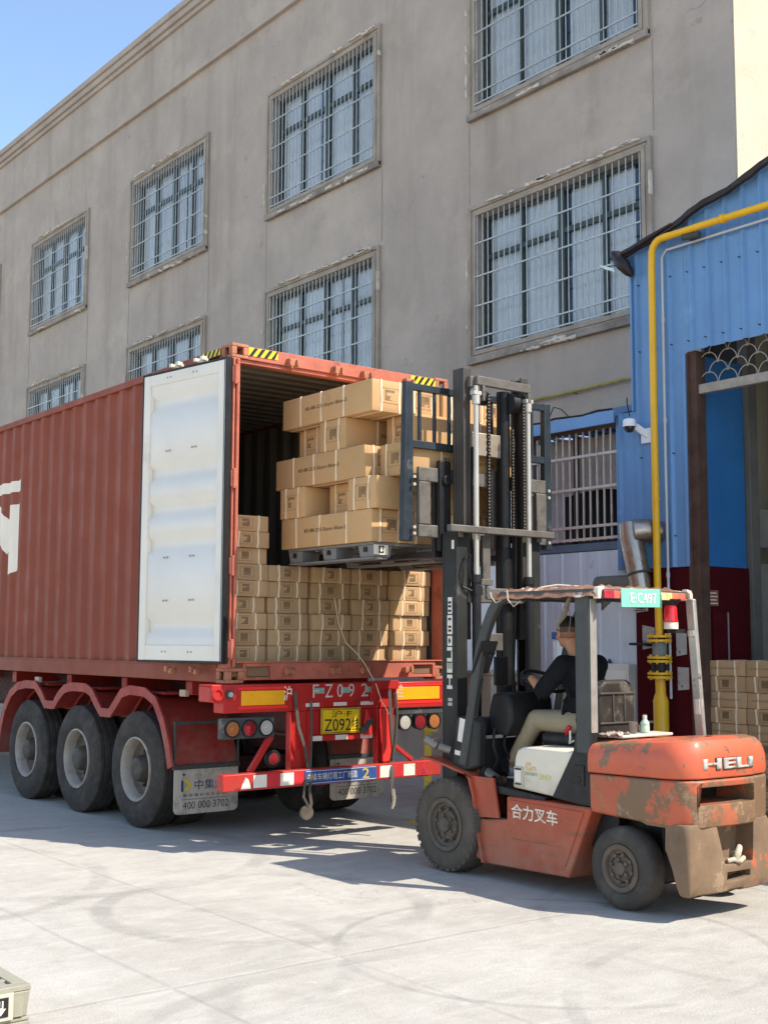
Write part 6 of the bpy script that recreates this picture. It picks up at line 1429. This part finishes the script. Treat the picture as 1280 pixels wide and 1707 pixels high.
# notices on the maroon wall
nts = [((7.98, 8.15, 2.02, 2.13), 'white notice sheet just under the green plate, left of the gas pipe', 5), ((7.90, 8.05, 1.66, 1.90), 'torn pale poster left of the valve with one corner curled down', 0), ((7.52, 7.64, 1.60, 1.84), 'crumpled pale sheet hanging right of the valve', 0), ((7.50, 7.63, 1.28, 1.50), 'grey torn paper scrap low on the maroon wall right of the bellows', 0)]
for (a, b_, z0_, z1_), lab, ln in nts:
    t = thing('notice', lab, 'notice', K(9.49, a, z0_), 'notices stuck on the maroon wall')
    c = MB(); rd = random.Random(int(a*100)); v = [K(9.497, a, z0_+rd.uniform(0, .04)), K(9.495, b_, z0_), K(9.494, b_, z1_), K(9.497, a, z1_-rd.uniform(0, .03))]
    c.hexa([p-Vector((.004, 0, 0)) for p in v], v); c.build('sheet', mat('notice_paper', (.36, .36, .37) if ln == 0 else (.48, .48, .48), .8, var=.2, vs=14, worn=(.12, .11, .11), ws=9, wt=.58), t)
    if ln:
        c = MB()
        for k in range(ln): c.box(K(9.49, 0, 0).x-.008, K(9.49, 0, 0).x-.003, (a+.02)*KW, (b_-.02-.02*(k % 2))*KW, K(0, 0, z0_+.018+k*.019).z, K(0, 0, z0_+.026+k*.019).z)
        c.build('text_line', M_ink, t)
t = thing('wall_sign', 'small faded red and white sign on the inner maroon wall behind the boxes', 'sign', K(9.75, 7.41, 2.1))
q0, q1 = K(9.70, 7.410, 2.08), K(9.84, 7.410, 2.23); c = MB(); c.box(q0.x, q1.x, q0.y-.006, q0.y, q0.z, q1.z); c.build('panel', mat('faded_sign', (.22, .10, .07), .7, var=.2, vs=10), t)
c = MB()
for k in range(4): c.box(q0.x+.015, q1.x-.015-.02*(k % 2), q0.y-.009, q0.y-.006, q0.z+.02+.035*k, q0.z+.032+.035*k)
c.build('text_line', M_let, t)
t = thing('hose_cabinet', 'dark red fire cabinet with a pale edge on the inner maroon wall', 'cabinet', K(9.75, 7.40, 1.5))
q0, q1 = K(9.70, 7.395, 1.55), K(9.90, 7.395, 2.02); c = MB(); c.box(q0.x, q1.x, q0.y-.05, q0.y, q0.z, q1.z); c.build('cabinet_box', M_maroon, t, bevel=.006)
c = MB(); c.box(q1.x+.002, q1.x+.02, q0.y-.052, q0.y, q0.z, q1.z); c.build('edge', M_galv, t)
# white framed panel and cabinet behind the seat
t = thing('white_cabinet', 'white framed metal cabinet standing against the pale annex wall behind the seat', 'cabinet', K(9.45, 8.4, .12))
c = MB(); a, b_ = K(9.40, 8.16, .1), K(9.52, 8.75, 1.52); c.box(a.x, b_.x, a.y, b_.y, 0, b_.z); c.build('cabinet_box', mat('cabinet_white', (.58, .60, .60), .45, var=.06, vs=2), t, bevel=.01)
c = MB(); c.box(a.x-.008, a.x-.001, a.y+.03, a.y+.30, .3, b_.z-.07); c.build('door_panel', mat('cabinet_panel', (.66, .67, .66), .4, var=.04), t, bevel=.003)
c = MB(); c.cyl((a.x+.05, a.y+.30, b_.z), (a.x+.05, a.y+.30, b_.z+.05), .035, .01, n=12); c.build('cap', M_lhou, t)
# machine cabinet seen through the mast
t = thing('machine_cabinet', 'grey machine cabinet with a dark window, seen between the mast and the cowl', 'cabinet', (9.0, 9.2, 0))
M_mach = mat('machine_grey', (.30, .31, .29), .6, var=.15, vs=5, streak=(.18, .18, .17), ss=(6, 6, 2), st=.56)
c = MB(); c.box(8.50, 9.12, 9.15, 9.6, 0, 1.40); c.box(8.47, 9.15, 9.12, 9.62, 1.40, 1.44); c.build('cabinet_box', M_mach, t, bevel=.01)
c = MB(); c.box(8.60, 8.92, 9.138, 9.149, .98, 1.24); w_ = c.build('window', M_blk, t)
c = MB(); c.box(8.74, 8.76, 9.13, 9.137, .98, 1.24); c.box(8.60, 8.92, 9.13, 9.137, 1.09, 1.11); c.build('glazing_bar', M_galv, w_)
c = MB()
for k in range(5): c.box(8.62+.065*k, 8.66+.065*k, 9.141, 9.149, 1.29, 1.33)
c.build('red_marks', M_lred, t)
t = thing('signal_post', 'blue and white slim post standing against the pale annex wall', 'post', (9.9, 9.75, 0))
c = MB(); c.box(9.86, 9.94, 9.55, 9.63, 0, 1.75); c.build('post', M_white, t, bevel=.01)
c = MB(); c.box(9.85, 9.95, 9.54, 9.64, 1.76, 1.84); c.build('lamp', mat('blue_lamp', (.05, .14, .35), .4), t, bevel=.01)
# yellow stand by the lamps
t = thing('yellow_stand', 'thin yellow steel stand just right of the trailer lamps', 'stand', (7.80, 9.32, 0))
c = MB(); c.box(7.745, 7.835, 9.28, 9.29, .02, .98); c.box(7.825, 7.835, 9.29, 9.36, .02, .98); c.box(7.73, 7.90, 9.26, 9.275, .86, .90); c.box(7.66, 7.94, 9.2, 9.42, .0, .02); c.build('angle_post', mat('dull_yellow', (.50, .40, .07), .6, var=.2, vs=8, worn=(.25, .2, .08), ws=6, wt=.58), t, bevel=.003)
# seat belt with red buckle
c = MB(); c.tube([(6.66, 6.36, 1.06), (6.62, 6.33, 1.09), (6.62, 6.30, 1.13)], [.02, .024, .02], 8, flat=.5); c.build('belt_buckle', mat('red_buckle', (.35, .02, .03), .4, var=.2), lf, smooth=40)
c = MB(); c.tube([(6.60, 6.28, 1.10), (6.59, 6.27, 1.04), (6.61, 6.30, 1.01), (6.63, 6.27, 1.03)], .007, 6); c.build('belt_ring', M_paper, lf)
# ================================================================ driver
M_skin = mat('skin', (.38, .205, .13), .5, var=.08, vs=14, spec=.4, bump=.03, bs=120)
M_tee = mat('black_cotton', (.008, .009, .012), .9, var=.25, vs=9, bump=.15, bs=90, spec=.15)
M_khaki = mat('khaki_cloth', (.27, .24, .17), .9, var=.10, vs=7, bump=.25, bs=60, worn=(.22, .195, .14), ws=5, wt=.56, wsoft=.1)
M_hair = mat('black_hair', (.010, .009, .009), .6, var=.3, vs=60, bump=.5, bs=160)
M_fade = mat('short_hair', (.085, .050, .036), .7, var=.25, vs=60, bump=.2, bs=200)
M_fade2 = mat('faded_hair', (.20, .112, .075), .65, var=.15, vs=60)
M_glove = mat('dark_glove', (.018, .02, .024), .85, var=.3, vs=30)
M_shoe = mat('grey_shoe', (.30, .29, .30), .7, var=.1, vs=12, worn=(.05, .045, .05), ws=14, wt=.52); M_sole = mat('white_sole', (.55, .54, .52), .6, var=.1)
pr = thing('person', 'man in black t-shirt and khaki trousers seated at the steering wheel, seen from behind', 'person', (6.88, 6.3, 1.07))
def ell(c, p, r, rot=None, n=16):
    p = Vector(p); vs = []; fs = []; m_ = n//2
    for i in range(m_+1):
        th = math.pi*i/m_
        for j in range(n):
            ph = 2*math.pi*j/n; v = Vector((r[0]*math.sin(th)*math.cos(ph), r[1]*math.sin(th)*math.sin(ph), r[2]*math.cos(th)))
            if rot: v = rot @ v
            vs.append(p+v)
    for i in range(m_):
        for j in range(n): fs.append((i*n+j, i*n+(j+1) % n, (i+1)*n+(j+1) % n, (i+1)*n+j))
    c.add(vs, fs)
def limb(c, pts, rs):
    """tapered limb through joints, round at every joint"""
    for i in range(len(pts)-1): c.cyl(pts[i], pts[i+1], rs[i], rs[i+1], n=18)
    for p, r in zip(pts, rs): ell(c, p, (r, r, r), n=14)
def fuse(c, name, m_, parent, voxel, smooth_it=4, fac=.5):
    o = c.build(name, m_, parent)
    bm = bmesh.new(); bm.from_mesh(o.data); bmesh.ops.remove_doubles(bm, verts=bm.verts, dist=1e-5); bmesh.ops.recalc_face_normals(bm, faces=bm.faces); bm.to_mesh(o.data); bm.free()
    md = o.modifiers.new('r', 'REMESH'); md.mode = 'VOXEL'; md.voxel_size = voxel; md.use_smooth_shade = True
    if smooth_it: s_ = o.modifiers.new('s', 'SMOOTH'); s_.iterations = smooth_it; s_.factor = fac
    dg = bpy.context.evaluated_depsgraph_get(); dg.update()
    me = bpy.data.meshes.new_from_object(o.evaluated_get(dg)); o.modifiers.clear(); o.data = me; me.name = name
    me.polygons.foreach_set('use_smooth', [True]*len(me.polygons))
    if not me.materials: me.materials.append(m_)
    return o
J = dict(pel=(6.87, 6.33, 1.15), sp1=(6.87, 6.37, 1.28), sp2=(6.87, 6.385, 1.42), ch=(6.87, 6.40, 1.53), nk=(6.87, 6.45, 1.63), nk2=(6.87, 6.50, 1.70), hd=(6.865, 6.55, 1.80),
         sL=(6.695, 6.43, 1.565), eL=(6.62, 6.57, 1.38), wL=(6.665, 6.74, 1.465), sR=(7.045, 6.41, 1.565), eR=(7.14, 6.56, 1.38), wR=(7.06, 6.745, 1.455),
         hL=(6.79, 6.31, 1.13), kL=(6.715, 6.73, 1.155), aL=(6.70, 6.985, .80), hR=(6.97, 6.31, 1.13), kR=(7.04, 6.73, 1.15), aR=(7.05, 6.985, .80))
J = {k: Vector(v) for k, v in J.items()}
b = MB()
ell(b, J['pel'], (.15, .105, .10)); ell(b, J['sp1'], (.135, .095, .11)); ell(b, J['sp2'], (.15, .10, .12)); ell(b, J['ch'], (.165, .10, .095))
limb(b, [J['sL'], J['ch'], J['sR']], [.06, .075, .06]); limb(b, [J['nk']-Vector((0, .02, .05)), J['nk'], J['nk2'], J['hd']-Vector((0, 0, .03))], [.075, .058, .054, .056])
# head
H = J['hd']; rot = Matrix.Rotation(R(-20), 3, 'Z')
def hp(x, y, z): return H+rot @ Vector((x, y, z))
ell(b, hp(0, -.012, .022), (.074, .096, .098), rot, 24); ell(b, hp(0, .022, -.03), (.060, .074, .080), rot, 20); ell(b, hp(0, .050, -.078), (.038, .036, .030), rot); ell(b, hp(0, .075, .028), (.052, .020, .018), rot)
ell(b, hp(0, .100, -.012), (.011, .014, .020), rot); ell(b, hp(0, .106, -.028), (.016, .013, .010), rot); ell(b, hp(0, .088, -.056), (.024, .010, .008), rot); ell(b, hp(0, .086, -.068), (.022, .010, .008), rot)
for s_ in (-1, 1):
    ell(b, hp(.076*s_, -.004, -.008), (.008, .018, .030), rot @ Matrix.Rotation(R(-12), 3, 'X')); ell(b, hp(.080*s_, -.012, .006), (.006, .012, .014), rot); ell(b, hp(.040*s_, .066, -.030), (.022, .022, .022), rot)
for s_, e_, w_, sd in (('sL', 'eL', 'wL', -1), ('sR', 'eR', 'wR', 1)):
    mid = (J[e_]*.6+J[w_]*.4); limb(b, [J[s_], J[s_]*.5+J[e_]*.5, J[e_], mid, J[w_]], [.056, .048, .040, .041, .027])
def hand(c, w, tgt, side, fat=1.0):
    """hand closed over the wheel rim: palm, four fingers of unequal length, thumb from the side"""
    w = Vector(w); d_ = (Vector(tgt)-w).normalized(); up = Vector((0, 0, 1)); sd = d_.cross(up).normalized()*side; pn = sd.cross(d_)*side
    pn = Vector((0, 0, 1))-d_*d_.z; pn.normalize(); sd = d_.cross(pn).normalized()
    pc = w+d_*.05
    ell(c, pc, (.01, .01, .01)); m_ = Matrix((sd, d_, pn)).transposed()
    ell(c, pc, (.040*fat, .052, .017*fat), m_); ell(c, w+d_*.012, (.028*fat, .03, .020*fat), m_)
    for k, (o_, l_) in enumerate(((-.030, .92), (-.010, 1.05), (.011, 1.0), (.030, .80))):
        k0 = pc+sd*o_+d_*.040; k1 = k0+(d_*.8-pn*.35).normalized()*.036*l_; k2 = k1+(d_*.15-pn*1.0).normalized()*.026*l_; k3 = k2+(-d_*.8-pn*.6).normalized()*.020*l_
        limb(c, [k0, k1, k2, k3], [.0095*fat, .0088*fat, .008*fat, .007*fat])
    t0 = w+d_*.025+sd*.030*side; t1 = t0+(d_*.6+sd*.7*side-pn*.3).normalized()*.035; t2 = t1+(d_*.8-pn*.8).normalized()*.028
    limb(c, [t0, t1, t2], [.013*fat, .010*fat, .0085*fat])
tL = sw+Vector((-.165, .0, -.0))+Vector((0, .03, .03)); tR = sw+Vector((.165, .0, 0))+Vector((0, .03, .03))
hand(b, J['wL'], (6.71, 6.84, 1.46), 1); hand(b, J['wR'], (7.02, 6.85, 1.46), -1)
for s_ in 'LR':
    limb(b, [J['h'+s_], J['h'+s_]*.5+J['k'+s_]*.5, J['k'+s_], J['k'+s_]*.6+J['a'+s_]*.4, J['a'+s_]], [.082, .072, .052, .050, .036])
    limb(b, [J['a'+s_], J['a'+s_]+Vector((0, .03, -.05)), J['a'+s_]+Vector((0, .13, -.055))], [.036, .036, .028])
fuse(b, 'body', M_skin, pr, .0062, 3)
# t-shirt
b = MB()
ell(b, J['pel']+Vector((0, -.005, .0)), (.182, .150, .09)); ell(b, J['sp1'], (.178, .150, .12)); ell(b, J['sp2'], (.182, .142, .12)); ell(b, J['ch'], (.186, .132, .098))
limb(b, [J['sL'], J['ch']+Vector((0, 0, .0)), J['sR']], [.078, .095, .078]); ell(b, J['nk']-Vector((0, .02, .045)), (.085, .07, .045))
for s_, e_ in (('sL', 'eL'), ('sR', 'eR')):
    e2 = J[e_]+(J['w'+e_[1]]-J[e_])*.10; limb(b, [J[s_], J[s_]*.5+J[e_]*.5, J[e_]], [.078, .072, .066]); b.cyl(J[e_], e2, .066, .064, n=20)
    k_ = J[s_]*.6+J[e_]*.4
for k in range(11):
    a = .3+k*.57; ell(b, J['sp1']+Vector((.165*math.cos(a), .135*math.sin(a), -.05+.05*(k % 3))), (.024, .020, .10), Matrix.Rotation(R(25*(-1)**k), 3, 'Y'))
for k in range(5): ell(b, J['sL']+(J['eL']-J['sL'])*(.25+.15*k)+Vector((-.03, .0, -.035)), (.045, .05, .012), Matrix.Rotation(R(35), 3, 'X'))
for k in range(4): ell(b, J['sp2']+Vector((-.12+.05*k, -.10, .05-.04*k)), (.07, .03, .014), Matrix.Rotation(R(-30), 3, 'Y'))
tee = fuse(b, 'tshirt', M_tee, pr, .010, 3)
# trousers
b = MB(); ell(b, J['pel']-Vector((0, .0, .02)), (.178, .125, .095))
for s_ in 'LR':
    h_, k_, a_ = J['h'+s_], J['k'+s_], J['a'+s_]; an = a_+(k_-a_)*.06
    limb(b, [h_, h_*.5+k_*.5, k_], [.102, .094, .074]); limb(b, [k_, k_*.55+a_*.45], [.074, .066]); b.cyl(k_*.55+a_*.45, an, .066, .058, n=20)
    rd = random.Random(ord(s_))
    for k in range(8):
        t_ = .08+k*.12; p = h_+(k_-h_)*t_+Vector((rd.uniform(-.05, .05), 0, -.062)); ell(b, p, (.05, .012, .03), Matrix.Rotation(R(rd.uniform(-30, 30)), 3, 'X'))
    for k in range(5): ell(b, k_+(a_-k_)*(.06+.10*k)+Vector((0, -.055, 0)), (.045, .018, .012), Matrix.Rotation(R(25), 3, 'X'))
    for k in range(3): ell(b, k_+(a_-k_)*(.75+.08*k)+Vector((0, -.01, 0)), (.066, .064, .012))
fuse(b, 'trousers', M_khaki, pr, .009, 3)
for s_ in 'LR':
    a_ = J['a'+s_]; b = MB(); ell(b, a_+Vector((0, .015, -.045)), (.042, .055, .045)); ell(b, a_+Vector((0, .09, -.065)), (.045, .075, .034)); ell(b, a_+Vector((0, .15, -.072)), (.042, .045, .026)); sh = fuse(b, 'shoe', M_shoe, pr, .007, 2)
    b = MB(); ell(b, a_+Vector((0, .06, -.098)), (.048, .140, .016)); b.tube([a_+Vector((-.044, .12, -.07)), a_+Vector((-.046, .06, -.05)), a_+Vector((-.042, .02, -.075))], .006, 6); b.build('sole', M_sole, sh, smooth=60)
b = MB(); hand(b, J['wL'], (6.71, 6.84, 1.46), 1, 1.22); ell(b, J['wL']+Vector((.002, .008, .004)), (.034, .03, .030)); fuse(b, 'glove', M_glove, pr, .005, 2)
# hair: dark crop on top, faded sides
b = MB(); n = 40; vs = []; fs = []; mt = []
for i in range(21):
    th = math.pi*i/20*.78
    for j in range(n):
        ph = 2*math.pi*j/n; v = Vector((math.sin(th)*math.cos(ph), math.sin(th)*math.sin(ph), math.cos(th)))
        k_ = 1.075 if th < 1.15 else 1.035
        p = Vector((.074*v.x*k_, -.012+.096*v.y*k_, .022+.098*v.z*(1.11 if v.z > 0 else 1.0))); vs.append(hp(*p))
for i in range(20):
    for j in range(n):
        th = math.pi*(i+.5)/20*.78; ph = 2*math.pi*(j+.5)/n; fr = math.sin(ph)
        lim = 1.15-.10*fr if fr > .35 else (1.72 if fr > -.1 else 2.15)
        if fr > .35: lim = 1.0
        if th < lim:
            fs.append((i*n+j, i*n+(j+1) % n, (i+1)*n+(j+1) % n, (i+1)*n+j)); mt.append(0 if th < (1.38 if fr < .2 else 1.2) else 1 if th < 1.66 else 2)
b.v = vs; b.f = fs; b.m = mt
hr = b.build('hair', [M_hair, M_fade, M_fade2], pr, smooth=70, fix=False)
sm_ = hr.modifiers.new('sol', 'SOLIDIFY'); sm_.thickness = .004; sm_.offset = 0
for s_ in (-1, 1):
    b = MB(); ell(b, hp(.030*s_, .088, .004), (.012, .007, .007), rot, 12); ey = b.build('eye', mat('eye_white', (.6, .58, .55), .3, var=0), pr, smooth=60)
    b = MB(); ell(b, hp(.030*s_, .0945, .004), (.005, .002, .005), rot, 10); b.build('iris', M_hair, ey, smooth=60)
    b = MB(); ell(b, hp(.030*s_, .093, .022), (.017, .005, .003), rot, 10); b.build('eyebrow', M_hair, pr, smooth=60)
